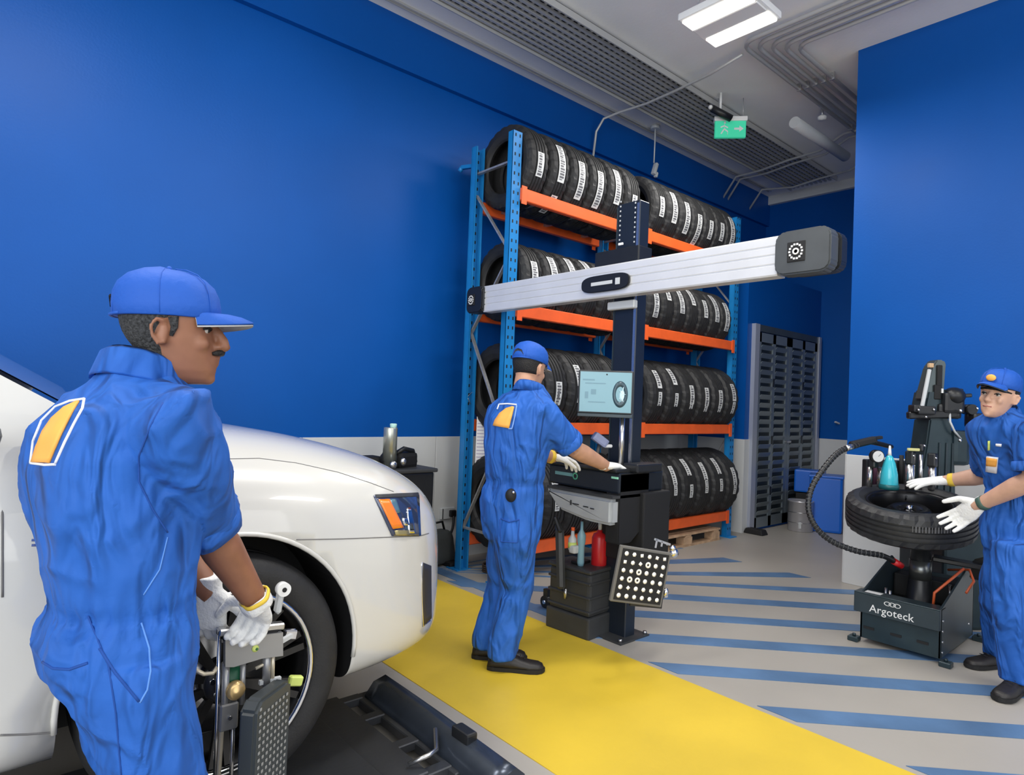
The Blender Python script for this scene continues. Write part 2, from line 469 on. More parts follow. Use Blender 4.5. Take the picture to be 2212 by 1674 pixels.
rows = [
    # name, level, radius, width, rim radius, x positions left bay + right bay
    ('top', 3, .345, .215, .215, [3.43 + .236 * i for i in range(6)] + [5.03 + .212 * i for i in range(7)]),
    ('second', 2, .325, .205, .205, [3.43 + .225 * i for i in range(6)] + [5.02 + .212 * i for i in range(7)]),
    ('third', 1, .365, .245, .225, [3.45 + .255 * i for i in range(5)] + [5.07 + .268 * i for i in range(6)]),
    ('bottom', 0, .385, .255, .23, [3.45 + .262 * i for i in range(5)] + [5.07 + .275 * i for i in range(6)]),
]
ORD = ['first', 'second', 'third', 'fourth', 'fifth', 'sixth', 'seventh', 'eighth', 'ninth', 'tenth', 'eleventh', 'twelfth', 'thirteenth', 'fourteenth']
rnd = random.Random(3)
for rn, lv, R, W, rim, xs in rows:
    me = tyre_mesh(R, W, rim); la = label_mesh(R, W, .32 / R, .074); ls = label_mesh(R, W, .19 / R, .066); lg = label_mesh(R, W, .13 / R, .05)
    lgm = lg.copy(); lgm.materials.clear(); lgm.materials.append(LABELG); lgm.materials.append(INK)
    ym = (RY0 + RY1) / 2; zc = LEV[lv] + math.sqrt(R * R - (RY1 - RY0 - .03) ** 2 / 4) - .002
    for i, x in enumerate(xs):
        o = bpy.data.objects.new('tyre', me); COL.objects.link(o); o.location = (x, ym, zc)
        if R > .33: rr = rnd.uniform(-.01, .01)
        o.rotation_euler = (rnd.uniform(0, 6.28), 0, rnd.uniform(-.012, .012))
        bay = 'left' if i < (6 if lv > 1 else 5) else 'right'
        spot = ORD[i] + ' from left'
        # angle 0 would face the wall; PI faces the room
        green = False; n2 = False
        def lab(mesh, ang):
            l = bpy.data.objects.new('tread_label', mesh); COL.objects.link(l); l.parent = o
            l.rotation_euler = (ang - o.rotation_euler[0], 0, 0); return l
        if lv == 3:
            l = lab(la if rnd.random() < .6 else ls, PI + rnd.uniform(-.25, .35))
            if i == 1: lab(ls, PI + .95); n2 = True
            extra = ' with two paper labels' if n2 else ' with a printed paper label'
        elif lv == 2:
            l = lab(la if rnd.random() < .6 else ls, PI - rnd.uniform(.1, .55))
            if i in (2, 3): lab(lgm, PI + .9).__setitem__('label', 'green tread label'); green = True
            extra = ' with a low green sticker' if green else ' with a white paper label'
        elif lv == 1:
            l = lab(ls, PI - rnd.uniform(-.1, .7)); l2 = None
            if rnd.random() < .6: lab(lg, PI + rnd.uniform(.0, .25)); n2 = True
            if i == 0: lab(lgm, PI + .35)['label'] = 'green tread label'
            extra = ' with a broken white label' if n2 else ' with a short white label'
        else:
            l = lab(ls, PI - rnd.uniform(.25, .7)); lab(lg, PI - rnd.uniform(-.12, .1))
            extra = ' with a split white label'
        tag(o, 'rack tyre%s, %s on the %s level' % (extra, spot, rn), 'tyre', 'tyres on the %s level of the rack' % rn)
# ================================================================== ceiling services
# slotted cable tray running along the left wall
tray = thing('cable_tray', 'long grey slotted cable tray under the ceiling beside the left wall', 'cable tray', (0, 0, 0))
for y in (3.52, 4.12):
    B().bx(-2, XB - .3, y - .006, y + .006, HC - .075, HC - .02).build('side_rail', CONDUIT, tray)
for y in (3.60, 3.66, 3.72, 3.78, 3.84, 3.90, 3.96, 4.02, 4.08):
    B().bx(-2, XB - .3, y - .012, y + .012, HC - .055, HC - .035).build('rail_slat', CONDUIT, tray)
b = B()
x = 1.9
while x < XB - .35: b.bx(x, x + .022, 3.52, 4.12, HC - .034, HC - .024); x += .075
b.build('rung_row', CONDUIT, tray, kind='stuff')
B().bx(-2, XB - .3, 3.53, 4.11, HC - .012, HC - .002).build('tray_back', CONDDK, tray)
for y in (4.40, 4.44):
    B().bx(-2, XB - .3, y, y + .008, HC - .02, HC).build('trim_strip', CONDUIT, tray)
# conduits
names = ['nearest the lamp', 'second from the lamp', 'third from the lamp', 'fourth from the lamp', 'farthest from the lamp']
for i in range(5):
    x = 4.84 + .085 * i; y = 2.80 - .075 * i
    pts = [(x, -5, HC - .05), (x, y - .12, HC - .05)] + [(x + .12 * math.sin(a) ** 1 * 1.0 * (1 - math.cos(a)) if 0 else x + .12 * (1 - math.cos(a)), y - .12 + .12 * math.sin(a), HC - .05) for a in (.4, .8, 1.2, 1.57)] + [(XB - .05, y, HC - .05)]
    c = thing('conduit_pipe', 'thin grey ceiling conduit bending at the corner, %s' % names[i], 'conduit', group='bent ceiling conduits')
    B().tube(pts, .018, 8).build('pipe', CONDUIT, c)
    for q in ((x, .9), (x, -.6)):
        B().bx(q[0] - .02, q[0] + .02, q[1], q[1] + .02, HC - .07, HC).build('pipe_clip', GALV, c)
    for q in (5.9, 7.1): B().bx(q, q + .02, y - .02, y + .02, HC - .07, HC).build('pipe_clip', GALV, c)
# single cable crossing to the left wall and dropping behind the rack
pts = [(4.98, 2.86, HC - .06), (5.03, 3.2, HC - .09), (5.06, 3.6, HC - .10), (5.10, 3.95, HC - .09), (5.05, 4.25, HC - .10), (5.0, 4.42, HC - .13), (4.98, 4.50, HC - .25), (4.98, 4.53, HC - .5), (4.92, 4.54, HC - .62), (4.84, 4.55, HC - .68)]
B().tube(pts, .013, 8).build('hanging_cable', CONDUIT, label='white cable crossing the tray and dropping down the wall behind the tyres', cat='cable')
# wavy cables at the far end
for i, (dx, lab) in enumerate(((0, 'wavy grey cable across the far ceiling, nearest of three'), (.14, 'wavy grey cable across the far ceiling, middle of three'), (.85, 'wavy grey cable across the far ceiling, nearest the back wall'))):
    pts = [(7.15 + dx, 2.4, HC - .06), (7.2 + dx, 2.9, HC - .05), (7.42 + dx, 3.25, HC - .08), (7.40 + dx, 3.6, HC - .10), (7.50 + dx, 4.0, HC - .10), (7.6 + dx * .8, 4.4, HC - .06), (7.6 + dx * .8, 4.58, HC - .3)]
    B().tube(pts, .014, 8).build('ceiling_cable', CONDUIT, label=lab, cat='cable')

# square high bay lamp
lamp = thing('bay_light', 'square white louvred light fixture hanging under the ceiling', 'ceiling light', (3.82, 2.30, 4.00))
LAMPON = mat('lamp_diffuser', (1, .97, .90), .4, emit=1.0)
B().box((0, 0, .03), (.46, .50, .05), None, .012).build('housing', WHITEP, lamp)
for dx in (-.145, .145): B().box((dx, 0, -.004), (.13, .46, .02), None, .006).build('diffuser', LAMPON, lamp)
B().box((0, 0, .0), (.13, .46, .012), None, .003).build('centre_panel', WHITEP, lamp)
B().box((0, 0, .075), (.30, .30, .05), None, .01).build('driver_box', LGREY, lamp)
for dx, dy in ((-.15, -.15), (.15, .15), (-.15, .15), (.15, -.15)): B().cyl((dx, dy, .1), (dx * .4, dy * .4, HC - 4.0), .004, n=6).build('suspension_wire', GALV, lamp)
B().tube([(0, 0, .1), (-.1, .1, .22), (-.25, .2, .25), (-.3, .2, .5)], .008, 6).build('lamp_cable', BLACK, lamp)
area('bay_light_glow', (3.82, 2.30, 3.97), (3.82, 2.30, 0), .42, .42, 26, (1, .97, .92))

# exit sign
pe = at(1577, 280, d=6.4)
ex = thing('exit_sign', 'green and white exit sign hanging below the far ceiling', 'sign', pe, math.radians(222))
B().box((0, 0, 0), (.04, .30, .17), None, .006).build('sign_box', GREEN, ex)
B().box((0, 0, .10), (.07, .32, .045), None, .008).build('sign_housing', WHITEP, ex)
b = B()   # running figure and arrow, both flat on the face
for a, c in (((.0, .045), (.0, -.0)), ((.0, -.0), (-.03, -.05)), ((.0, -.0), (.035, -.03)), ((.035, -.03), (.03, -.065)), ((.0, .03), (.035, .01)), ((0, .03), (-.035, .015))):
    b.bar((.0215, a[0] - .06, a[1]), (.0215, c[0] - .06, c[1]), .003, .012)
b.ball((.0215, -.055, .062), (.002, .011, .011))
b.prism([(-.02, -.01), (.03, -.01), (.03, -.03), (.07, 0), (.03, .03), (.03, .01), (-.02, .01)], frame((0, 1, 0), (0, 0, 1), (1, 0, 0), (.0205, .055, 0)), .002)
b.build('pictogram', WHITEP, ex)
for dy in (-.12, .12): B().cyl((0, dy, .12), (0, dy, HC - pe.z), .004, n=6).build('suspension_wire', GALV, ex)
# small spot camera left of the sign
ps = at(1556, 240, Z=HC - .18)
sp = thing('ceiling_camera', 'small black camera on a white stem left of the exit sign', 'camera', ps)
B().cyl((0, 0, .02), (0, 0, .18), .012, n=8).build('stem', WHITEP, sp)
B().cyl((-.07, .05, .02), (.10, -.06, -.06), .035).build('camera_body', BLACK, sp)
B().ball((-.08, .06, .03), .022).build('lens_hood', WHITEP, sp)
# grey tube lamp
B().cyl(at(1716, 264, Z=4.25), at(1826, 338, Z=4.25), .055, n=20).build('tube', LGREY, None, label='pale grey tube light under the far ceiling beside the blue pier', cat='ceiling light')
bpy.data.objects['tube'].name = 'tube_light'
# sprinkler
pq = at(1776, 253, Z=HC - .1)
s_ = thing('sprinkler', 'small round sprinkler head near the conduits by the blue pier', 'sprinkler', pq)
B().cyl((0, 0, 0), (0, 0, .1), .012, n=8).build('stem', GALV, s_)
B().lathe([(.0, -.03), (.04, -.025), (.045, 0), (.02, .02), (0, .02)], n=12).build('head', WHITEP, s_)
# hanging socket pendant in front of the left wall
p0 = at(1415, 283, Y=4.32); 
pd = thing('pendant_socket', 'white cable pendant with a grey clip hanging beside the left wall', 'pendant', (p0.x, p0.y, HC))
dz = at(1413, 352, X=p0.x).z - HC; dz2 = at(1405, 385, X=p0.x).z - HC
B().cyl((0, 0, -.04), (0, 0, 0), .05, n=14).build('ceiling_rose', LGREY, pd)
B().tube([(0, 0, 0), (.004, 0, dz * .5), (0, 0, dz)], .008, 6).build('cord', LGREY, pd)
bb = B(); bb.box((.02, 0, dz - .06), (.04, .05, .14), M.Rotation(.35, 3, 'Y'), .01); bb.box((.045, 0, dz - .12), (.03, .04, .06), M.Rotation(.35, 3, 'Y'), .01)
bb.build('clip', LGREY, pd)

# ================================================================== 3D wheel aligner: tower, crossbeam, console
AX = 3.12
ya = at(1322, 750, X=AX).y; yb = at(1372, 750, X=AX).y; x2 = at(1393, 750, Y=yb).x
ztop = at(1345, 440, X=AX).z
TOW = mat('tower_dark_blue_steel', (.014, .020, .032), .35, .2, noise_s=6, noise_a=.1)
tw = thing('aligner_tower', 'tall dark steel column of the wheel aligner in front of the tyre rack', 'machine', (AX, (ya + yb) / 2, 0))
hw = (ya - yb) / 2; dx = x2 - AX
B().bx(0, dx, -hw, hw, .0, ztop, .006).build('column', TOW, tw)
B().bx(-.006, .0, -hw + .004, -hw + .018, .9, ztop - .02).build('guide_rail', STEEL, tw)
B().bx(-.004, .0, hw - .012, hw - .004, .9, ztop - .02).build('guide_rail', SLATE, tw)
b = B()
for k in range(14):
    for dy in (-hw + .035, hw - .03): b.bx(-.003, .001, dy - .004, dy + .004, 2.28 + k * .03, 2.29 + k * .03)
b.build('hole_row', LGREY, tw, kind='stuff')
B().bx(-.10, dx + .08, -hw - .05, hw + .05, 0, .012).build('base_plate', DGREY, tw)
for sx, sy in ((-.08, -1), (-.08, 1), (dx + .06, -1), (dx + .06, 1)):
    B().cyl((sx, sy * (hw + .03), .012), (sx, sy * (hw + .03), .03), .012, n=6).build('anchor_bolt', STEEL, tw)
zb = at(1340, 608, X=AX - .08).z
B().bx(-.035, dx, -hw - .03, hw + .14, zb + .12, zb + .22, .008).build('carriage', BLACK, tw)
B().bx(-.04, .0, -hw - .01, hw + .02, zb - .16, zb - .11, .006).build('carriage_clamp', LGREY, tw)
B().bx(-.045, -.034, .0, .035, zb + .235, zb + .25, .002).build('level', WHITEP, tw)
# crossbeam
bl = at(1056, 645, X=AX - .07); br = at(1690, 561, X=AX - .07)
zc = (bl.z + br.z) / 2; BH = .098
cb = thing('camera_crossbeam', 'long silver aluminium crossbeam with black camera heads on the aligner tower', 'machine', (AX - .07, 0, zc))
poly = [(-.045, -BH), (.03, -BH), (.035, -BH + .01), (.035, BH - .01), (.03, BH), (-.045, BH), (-.05, BH - .008), (-.05, .055), (-.044, .052), (-.044, .046), (-.05, .043), (-.05, .012), (-.044, .009), (-.044, .003), (-.05, 0), (-.05, -.035), (-.044, -.038), (-.044, -.044), (-.05, -.047), (-.05, -BH + .008)]
B().prism(poly, frame((1, 0, 0), (0, 0, 1), (0, -1, 0), (0, bl.y, 0)), bl.y - br.y).build('profile', ALU, cb)
HEADG = mat('camera_head_grey', (.060, .066, .070), .4, noise_s=10, noise_a=.1)
def head_box(y0, y1, zr, m, back):
    ys = abs(y1 - y0); c = (y0 + y1) / 2
    o = B(); rr = .045
    pl = []
    for (cx, cz, a0) in ((ys / 2 - rr, zr - rr, 0), (-ys / 2 + rr, zr - rr, 90), (-ys / 2 + rr, -zr + rr, 180), (ys / 2 - rr, -zr + rr, 270)):
        for a in (0, 30, 60, 90): pl.append((cx + rr * math.cos(R_(a0 + a)), cz + rr * math.sin(R_(a0 + a))))
    o.prism(pl, frame((0, 1, 0), (0, 0, 1), (1, 0, 0), (-.075, c, 0)), .09, .008)
    h = o.build('camera_head', m, cb)
    o = B(); o.prism([(a * .93, q * .9) for a, q in pl], frame((0, 1, 0), (0, 0, 1), (1, 0, 0), (.015, c + back, 0)), .07, .006); o.build('rear_cover', BLACK, h)
    return h, c
yr1 = at(1795, 550, X=AX - .14).y; yl1 = at(1008, 650, X=AX - .14).y
def cam_window(h, c, s, m=WHITEP):
    B().box((-.077, c, 0), (.006, .085 * s, .095 * s), None, .002).build('lens_window', BLACKM, h)
    b = B()
    for k in range(14):
        a = 2 * PI * k / 14; b.box((-.0815, c + .030 * s * math.cos(a), .034 * s * math.sin(a)), (.003, .009 * s, .009 * s))
    b.build('led_ring', m, h, kind='stuff')
    B().lathe([(.016 * s, 0), (.016 * s, .004), (.009 * s, .004), (.009 * s, 0)], frame((0, 1, 0), (0, 0, 1), (-1, 0, 0), (-.080, c, 0)), 16).build('lens', WHITEP, h)
h, c = head_box(br.y + .004, yr1, .105, HEADG, -.02); cam_window(h, c + .025, 1)
h, c = head_box(yl1, bl.y - .01, .10, BLACK, .0); cam_window(h, c + .03, .9)
B().bx(-.052, -.045, bl.y - .012, bl.y + .03, -.09, .09).build('end_collar', HEADG, cb)
# badge
bd = at(1309, 612, X=AX - .12)
by = bd.y; b = B(); b.prism([(.19 * math.copysign(abs(math.cos(t)) ** .45, math.cos(t)), .052 * math.copysign(abs(math.sin(t)) ** .7, math.sin(t))) for t in [2 * PI * k / 32 for k in range(32)]],
    frame((0, -1, 0), (0, 0, 1), (-1, 0, 0), (-.05, by, bd.z - zc)), .018, .004)
bg_ = b.build('badge', BLACK, cb)
b = B(); b.box((-.069, by + .02, bd.z - zc), (.003, .17, .022), None, .001); b.box((-.069, by - .105, bd.z - zc), (.003, .035, .04), None, .001)
b.build('badge_mark', LGREY, bg_)

# ---- console
CX = 2.90
c0 = at(1338, 1022, X=CX); cl = at(1188, 985, X=CX); cbk = at(1404, 1010, Y=c0.y).x
cs = thing('aligner_console', 'black control console of the aligner with keyboard shelf and silver drawer', 'machine', (CX, c0.y, 0))
L = cl.y - c0.y; T0 = c0.z; D = cbk - CX
zb_ = at(1336, 1068, X=CX).z
# right hand cabinet, tapering below
zt = at(1340, 1180, X=CX).z
b = B(); b.prism([(0.01, T0), (D, T0), (D, T0 - .30), (D * .45, zt), (.01, zt)], frame((1, 0, 0), (0, 0, 1), (0, -1, 0), (0, .10, 0)), .10, .006)
b.build('side_cabinet', BLACKM, cs)
b = B(); b.bx(0, .42, .0, L, zb_, T0, .012); b.build('front_panel', mat('console_navy', (.010, .014, .022), .3), cs)
b = B(); b.bx(-.03, .30, .0, L + .02, T0, T0 + .022, .008); b.build('keyboard_shelf', BLACK, cs)
B().bx(.02, .17, .12, L - .05, T0 + .022, T0 + .042, .004).build('keyboard', DGREY, cs)
B().bx(.20, .46, -.03, L * .55, T0 - .55, zb_, .01).build('rear_cabinet', BLACKM, cs)
B().bx(.10, .34, -.05, .06, T0 + .0, T0 + .05, .01).build('printer', BLACK, cs)
# printer drawer
zd = at(1336, 1140, X=CX - .04).z; zd0 = at(1336, 1085, X=CX - .04).z
b = B(); yy = L * .93
b.prism([(0, zd), (0, zd0 + .01), (yy, zd0 + .01), (yy, zd0 - .01), (yy * .80, zd + .035), (yy * .35, zd - .0)], frame((0, 1, 0), (0, 0, 1), (1, 0, 0), (-.05, .01, 0)), .36, .018)
b.build('silver_drawer', mat('drawer_silver', (.50, .52, .53), .25, .35), cs)
B().bx(-.052, .3, .0, yy, zd0 + .012, zd0 + .028).build('drawer_lid', DGREY, cs)
b = B()
for k, (yo, ln) in enumerate(((.32, .012), (.28, .05), (.20, .04), (.15, .03))): b.box((-.052, yo, (zd + zd0) / 2 + .02 - .004 * k), (.002, ln, .007 if k else .03))
b.build('drawer_mark', DGREY, cs)
# mark on the front panel, pale stroke and round green logo
b = B(); b.box((-.002, L - .13, (zb_ + T0) / 2 + .01), (.003, .15, .02)); b.build('panel_mark', mat('mark_teal', (.14, .30, .30), .5), cs)
b = B(); b.lathe([(.013, 0), (.013, .002), (.022, .002), (.022, 0)], frame((0, 1, 0), (0, 0, 1), (-1, 0, 0), (-.001, L - .225, (zb_ + T0) / 2 + .005)), 18, closed=True); b.build('panel_logo', mat('mark_green', (.10, .42, .25), .5), cs)
B().box((-.002, .03, T0 - .03), (.004, .05, .012)).build('panel_light', mat('mark_green2', (.3, .7, .5), .4), cs)
# monitor on a stalk
mp = at(1308, 847, d=3.78)
mo = thing('monitor', 'flat monitor showing a wheel picture, in front of the aligner tower', 'monitor', (mp.x, mp.y, mp.z), math.radians(180 + 42))
SCR = mat('screen_teal', (.13, .26, .31), .25, emit=.35)
MW, MH = .30, .235
B().box((-.015, 0, 0), (.03, MW + .02, MH + .02), None, .005).build('bezel', DGREY, mo)
sc = B().box((.002, 0, 0), (.004, MW, MH)).build('screen', SCR, mo)
SD = mat('screen_dark', (.030, .060, .080), .3, emit=.2); SL = mat('screen_light', (.45, .60, .66), .3, emit=.3); SM = mat('screen_mid', (.09, .19, .24), .3, emit=.3)
ft = frame((0, 1, 0), (0, 0, 1), (1, 0, 0), (.004, .085, -.01))
b = B(); b.lathe([(.052, 0), (.052, .0012), (.030, .0012), (.030, 0)], ft @ M.Diagonal((.85, 1.5, 1, 1)), 28, closed=True); b.build('wheel_picture', SD, sc)
b = B(); b.lathe([(.0, 0), (.022, 0), (.022, .001), (0, .001)], ft @ M.Translation((.012, -.01, 0)) @ M.Diagonal((.7, 1.5, 1, 1)), 20)
for k in range(5):
    a = 2 * PI * k / 5; b.bar(ft @ V((.012, 0, .001)), ft @ V((.012 + .02 * math.cos(a), .045 * math.sin(a), .001)), .004, .002)
b.build('rim_picture', SL, sc)
b = B()
for (yy_, zz, w_, h_) in ((-.10, .07, .07, .008), (-.06, .05, .12, .006), (-.07, .0, .03, .03), (-.11, -.02, .02, .04), (-.05, -.06, .10, .006)): b.box((.0045, yy_, zz), (.001, w_, h_))
b.build('screen_lines', SM, sc)
B().box((-.0, 0, -MH / 2 - .02), (.035, MW + .02, .02), None, .003).build('lower_bezel', SLATE, mo)
B().box((.002, .005, MH / 2 - .014), (.006, .008, .008)).build('webcam', BLACKM, mo)
st = at(1268, 930, d=3.80) - mp; rot = M.Rotation(-math.radians(222), 3, 'Z')
p1 = rot @ st
B().cyl((-.03, .105, -MH / 2 - .01), (-.03, .105, T0 + .02 - mp.z), .016, n=12).build('stalk', STEEL, mo)
B().bx(-.06, -.02, -.0, .13, -MH / 2 + .02, -MH / 2 + .06).build('mount', DGREY, mo)
# handset lying by the stalk
hp = at(1296, 950, d=3.86)
hs = thing('handset', 'blue grey plastic handset with white trigger leaning behind the monitor stalk', 'tool', hp, 1.0)
B().box((0, 0, 0), (.06, .10, .055), M.Rotation(.6, 3, 'X'), .014).build('handset_body', mat('lilac_grey', (.22, .25, .40), .5), hs)
B().box((0, -.05, -.035), (.04, .05, .02), None, .006).build('trigger', WHITEP, hs)
B().cyl((0, .0, -.02), (0, .03, T0 + .02 - hp.z), .012, n=8).build('stand', DGREY, hs)

# ---- target plate with dots, hanging on a clamp at the console side
tc_ = at(1386, 1246, d=3.42)
nx = (rgt * 1.0 + fwd * .35 + V((0, 0, -.12))).normalized(); ny = V((-.03, .0, 1)); ny = (ny - nx * ny.dot(nx)).normalized()
nz = nx.cross(ny)
if nz.dot(fwd) > 0: nz = -nz
a_ = R_(-6); nx2 = nx * math.cos(a_) + ny * math.sin(a_); ny2 = -nx * math.sin(a_) + ny * math.cos(a_); nx, ny = nx2, ny2
TP = frame(nx, ny, nz, tc_)
tg = thing('wheel_target', 'black square target board with thirty six white dots beside the aligner column', 'target board', (0, 0, 0))
B(TP).box((0, 0, -.012), (.315, .295, .022), None, .004).build('frame', mat('target_frame', (.13, .125, .115), .5), tg)
tp_ = B(TP).box((0, 0, .0), (.285, .268, .006)).build('dot_board', BLACKM, tg)
DOT = mat('target_dot', (.82, .80, .74), .5)
me0 = None; rnd = random.Random(5)
for i in range(6):
    for j in range(6):
        r = .0125 if (i, j) not in ((2, 2), (3, 1), (1, 3), (2, 3)) else .0165
        n_ = rnd.choice((4, 6, 10, 12)); bb = B(TP @ M.Translation((-.118 + i * .0472, .110 - j * .044, .003)) @ M.Rotation(rnd.random(), 4, 'Z'))
        if r > .014: bb.lathe([(.006, 0), (.006, .0015), (r, .0015), (r, 0)], n=14, closed=True)
        else: bb.lathe([(0, 0), (r, 0), (r, .0015), (0, .0015)], n=n_)
        bb.build('dot', DOT, tp_)
for s in (-1, 1):
    B(TP).cyl((.10, .09 * s, -.03), (.21, .12 * s + .02, -.06), .010, n=8).build('clamp_rod', STEEL, tg)
b = B(TP); 
for k, xx in enumerate((.08, .115, .15)): b.bar((xx, .155 + .012 * k, -.05), (xx, .205 - .01 * k, -.05), .012, .012)
b.bar((.07, .20, -.05), (.17, .185, -.05), .012); b.ball((.215, .14, -.06), (.028, .026, .02)); b.ball((.20, .165, -.06), (.02, .018, .015))
b.build('clamp_claw', CHROME, tg)
b = B(TP); b.ball((.20, -.075, -.05), (.018, .024, .016)); b.bar((.195, -.06, -.05), (.205, -.10, -.05), .018); b.build('clamp_knob', CHROME, tg)
b = B(TP); b.bar((.17, -.15, -.03), (.165, -.04, -.03), .012); b.bar((.17, -.15, -.02), (-.02, -.158, -.03), .012); b.build('clamp_bracket', BLACK, tg)
hk = M.Translation((0, 0, 0))
B().bar(TP @ V((0, 0, -.03)), (AX + .02, yb - .005, tc_.z + .05), .03, .02).build('hanger', BLACK, tg)
# ---- moulded box with ribbed lower tier
pb = at(1270, 1386, Z=0)
bx_ = thing('tool_case', 'dark grey moulded plastic case standing upright left of the aligner column', 'case', (pb.x, pb.y, 0))
b = B(); e1 = at(1214, 1345, Z=0) - pb; e2 = at(1322, 1366, Z=0) - pb
W1 = e1.length; W2 = e2.length; ang = math.atan2(e2.y, e2.x)
bx_.rotation_euler = (0, 0, ang)
W2 = .24
b.bx(.0, W2, 0, W1, 0, .13, .012); b.build('lower_tier', DGREY, bx_)
B().bx(.012, W2 - .012, .01, W1 - .01, .13, .385, .02).build('case_body', DGREY, bx_)
for k in range(3): B().bx(.004, W2 - .004, .004, W1 - .004, .15 + .085 * k, .165 + .085 * k, .003).build('rib', DGREY, bx_)
B().bx(.0, W2, .0, W1, .385, .41, .012).build('lid', DGREY, bx_)
B().bx(.06, W2 - .06, W1 * .4, W1 * .6, .41, .43, .008).build('handle', BLACK, bx_)
# ---- tools hung under the drawer
def hung(name, label, cat, px, py, d): return thing(name, label, cat, at(px, py, d=d))
zt_ = zd
t = hung('air_canister', 'red cylinder hanging below the silver console drawer', 'canister', 1293, 1228, 4.0)
b = B(); b.lathe([(0, 0), (.044, .0), (.048, .01), (.048, .19), (.038, .215), (.016, .225), (.016, .24), (0, .24)], n=20); b.build('cylinder', RED, t)
B().bx(-.02, .02, -.05, -.03, -.03, .0).build('foot', RED, t); B().cyl((0, 0, .24), (0, 0, .29), .012).build('neck', LGREY, t)
t = hung('spray_gun', 'pale blue spray tool hanging below the console between red cylinder and cushion', 'tool', 1254, 1222, 3.95)
b = B(); b.lathe([(0, 0), (.018, 0), (.022, .02), (.02, .12), (.026, .15), (.026, .19), (.01, .22), (.008, .27), (0, .27)], n=14); b.build('gun_body', mat('pale_blue', (.22, .40, .48), .4), t)
B().box((-.03, .03, .10), (.05, .05, .05), None, .012).build('cup', LGREY, t)
B().tube([(0, 0, 0), (.01, -.02, -.05), (.05, -.05, -.06)], .008, 6).build('hose', mat('hose_green', (.03, .20, .10), .5), t)
t = hung('grease_bottle', 'small clear bottle with yellow label under the console drawer', 'bottle', 1236, 1188, 3.97)
b = B(); b.lathe([(0, 0), (.024, 0), (.026, .01), (.026, .07), (.012, .09), (.010, .12), (0, .12)], n=14); b.build('bottle_body', LGREY, t)
B().lathe([(.0265, .015), (.0275, .015), (.0275, .05), (.0265, .05)], n=14, closed=True).build('bottle_label', YGREEN, t)
B().lathe([(0, .12), (.012, .12), (.012, .14), (0, .14)], n=10).build('cap', ORANGE, t)
t = hung('brake_depressor', 'long dark grey padded bar leaning between console and plastic case', 'tool', 1212, 1272, 3.92)
b = B(); b.bar((0, 0, 0), (.02, .05, .36), .055, .05, .015); b.build('padded_bar', DGREY, t)
B().bar((.0, .02, .34), (.02, .09, .42), .03, .03, .008).build('hook_end', BLACK, t)
B().cyl((.03, -.01, .0), (.03, -.01, -.06), .01).build('tip', STEEL, t)
B().cyl((.03, .06, .05), (.03, .09, .37), .008, n=8).build('rod', BLACK, t)
t = hung('castor', 'small black castor wheel with chrome axle on the floor behind the blue trouser leg', 'castor', 1183, 1240, 4.4)
t.location.z = .0
b = B(); b.cyl((-.02, 0, .045), (.02, 0, .045), .042, n=16); b.build('wheel', BLACK, t); B().bar((0, 0, .05), (0, 0, .13), .04, .03).build('fork', BLACK, t); B().cyl((-.03, 0, .045), (.03, 0, .045), .012).build('axle', CHROME, t)
# ---- sheets of paper clipped to the rack
pp = at(1045, 952, Y=RY1 - .075); 
t = thing('notice_sheets', 'white printed sheets hanging from the left end of the rack', 'papers', pp, math.radians(-25))
wpp = .135
B().bx(-wpp / 2 , wpp / 2 , -.004, -.001, -.20, .20).build('sheet', PAPER, t)
b = B(); rnd = random.Random(2)
for k in range(12): b.bx(-.06, -.06 + rnd.uniform(.05, .12), -.0055, -.004, .14 - k * .028, .147 - k * .028)
b.build('print_lines', mat('print_lilac', (.45, .40, .55), .6), t)
B().bx(-.01, .07, -.0055, -.004, .165, .185).build('print_heading', mat('print_purple', (.50, .22, .62), .6), t)
B().bx(-wpp / 2 + .01, wpp / 2, 0, .01, -.32, .16).build('clipboard', BLACKM, t)
B().tube([(-.02, 0, .20), (-.05, .01, .30), (-.06, .03, .36)], .005, 6).build('string', LGREY, t)
B().tube([(-.06, .03, .36), (-.12, .0, .40), (-.16, -.02, .36), (-.13, -.02, .30)], .004, 6).build('chain', STEEL, t)
# ================================================================== the car on the alignment platform
from mathutils.bvhtree import BVHTree
Y0C = 2.03; WC = 1.94; YM = Y0C + WC / 2; XN = 1.835
def lerp_tab(t, tab):
    if t <= tab[0][0]: return tab[0][1]
    for (a, u), (b_, v) in zip(tab, tab[1:]):
        if t <= b_:
            k = (t - a) / (b_ - a); k = k * k * (3 - 2 * k) if 0 else k
            return u + (v - u) * k
    return tab[-1][1]
def hermite(t, tab):
    """smooth interpolation through a table"""
    xs = [a for a, _ in tab]; ys = [b_ for _, b_ in tab]
    if t <= xs[0]: return ys[0]
    if t >= xs[-1]: return ys[-1]
    i = max(k for k in range(len(xs)) if xs[k] <= t)
    h = xs[i + 1] - xs[i]; u = (t - xs[i]) / h
    def m(k):
        if k == 0: return (ys[1] - ys[0]) / (xs[1] - xs[0])
        if k == len(xs) - 1: return (ys[-1] - ys[-2]) / (xs[-1] - xs[-2])
        return (ys[k + 1] - ys[k - 1]) / (xs[k + 1] - xs[k - 1])
    return ys[i] * (2*u**3 - 3*u*u + 1) + m(i) * h * (u**3 - 2*u*u + u) + ys[i + 1] * (3*u*u - 2*u**3) + m(i + 1) * h * (u**3 - u*u)
TOPC = [(-3.1, 1.0), (-2.95, 1.14), (-2.0, 1.20), (0.0, 1.29), (.35, 1.30), (.9, 1.255), (1.3, 1.17), (1.55, 1.07), (1.70, .97), (1.80, .86), (XN, .72)]
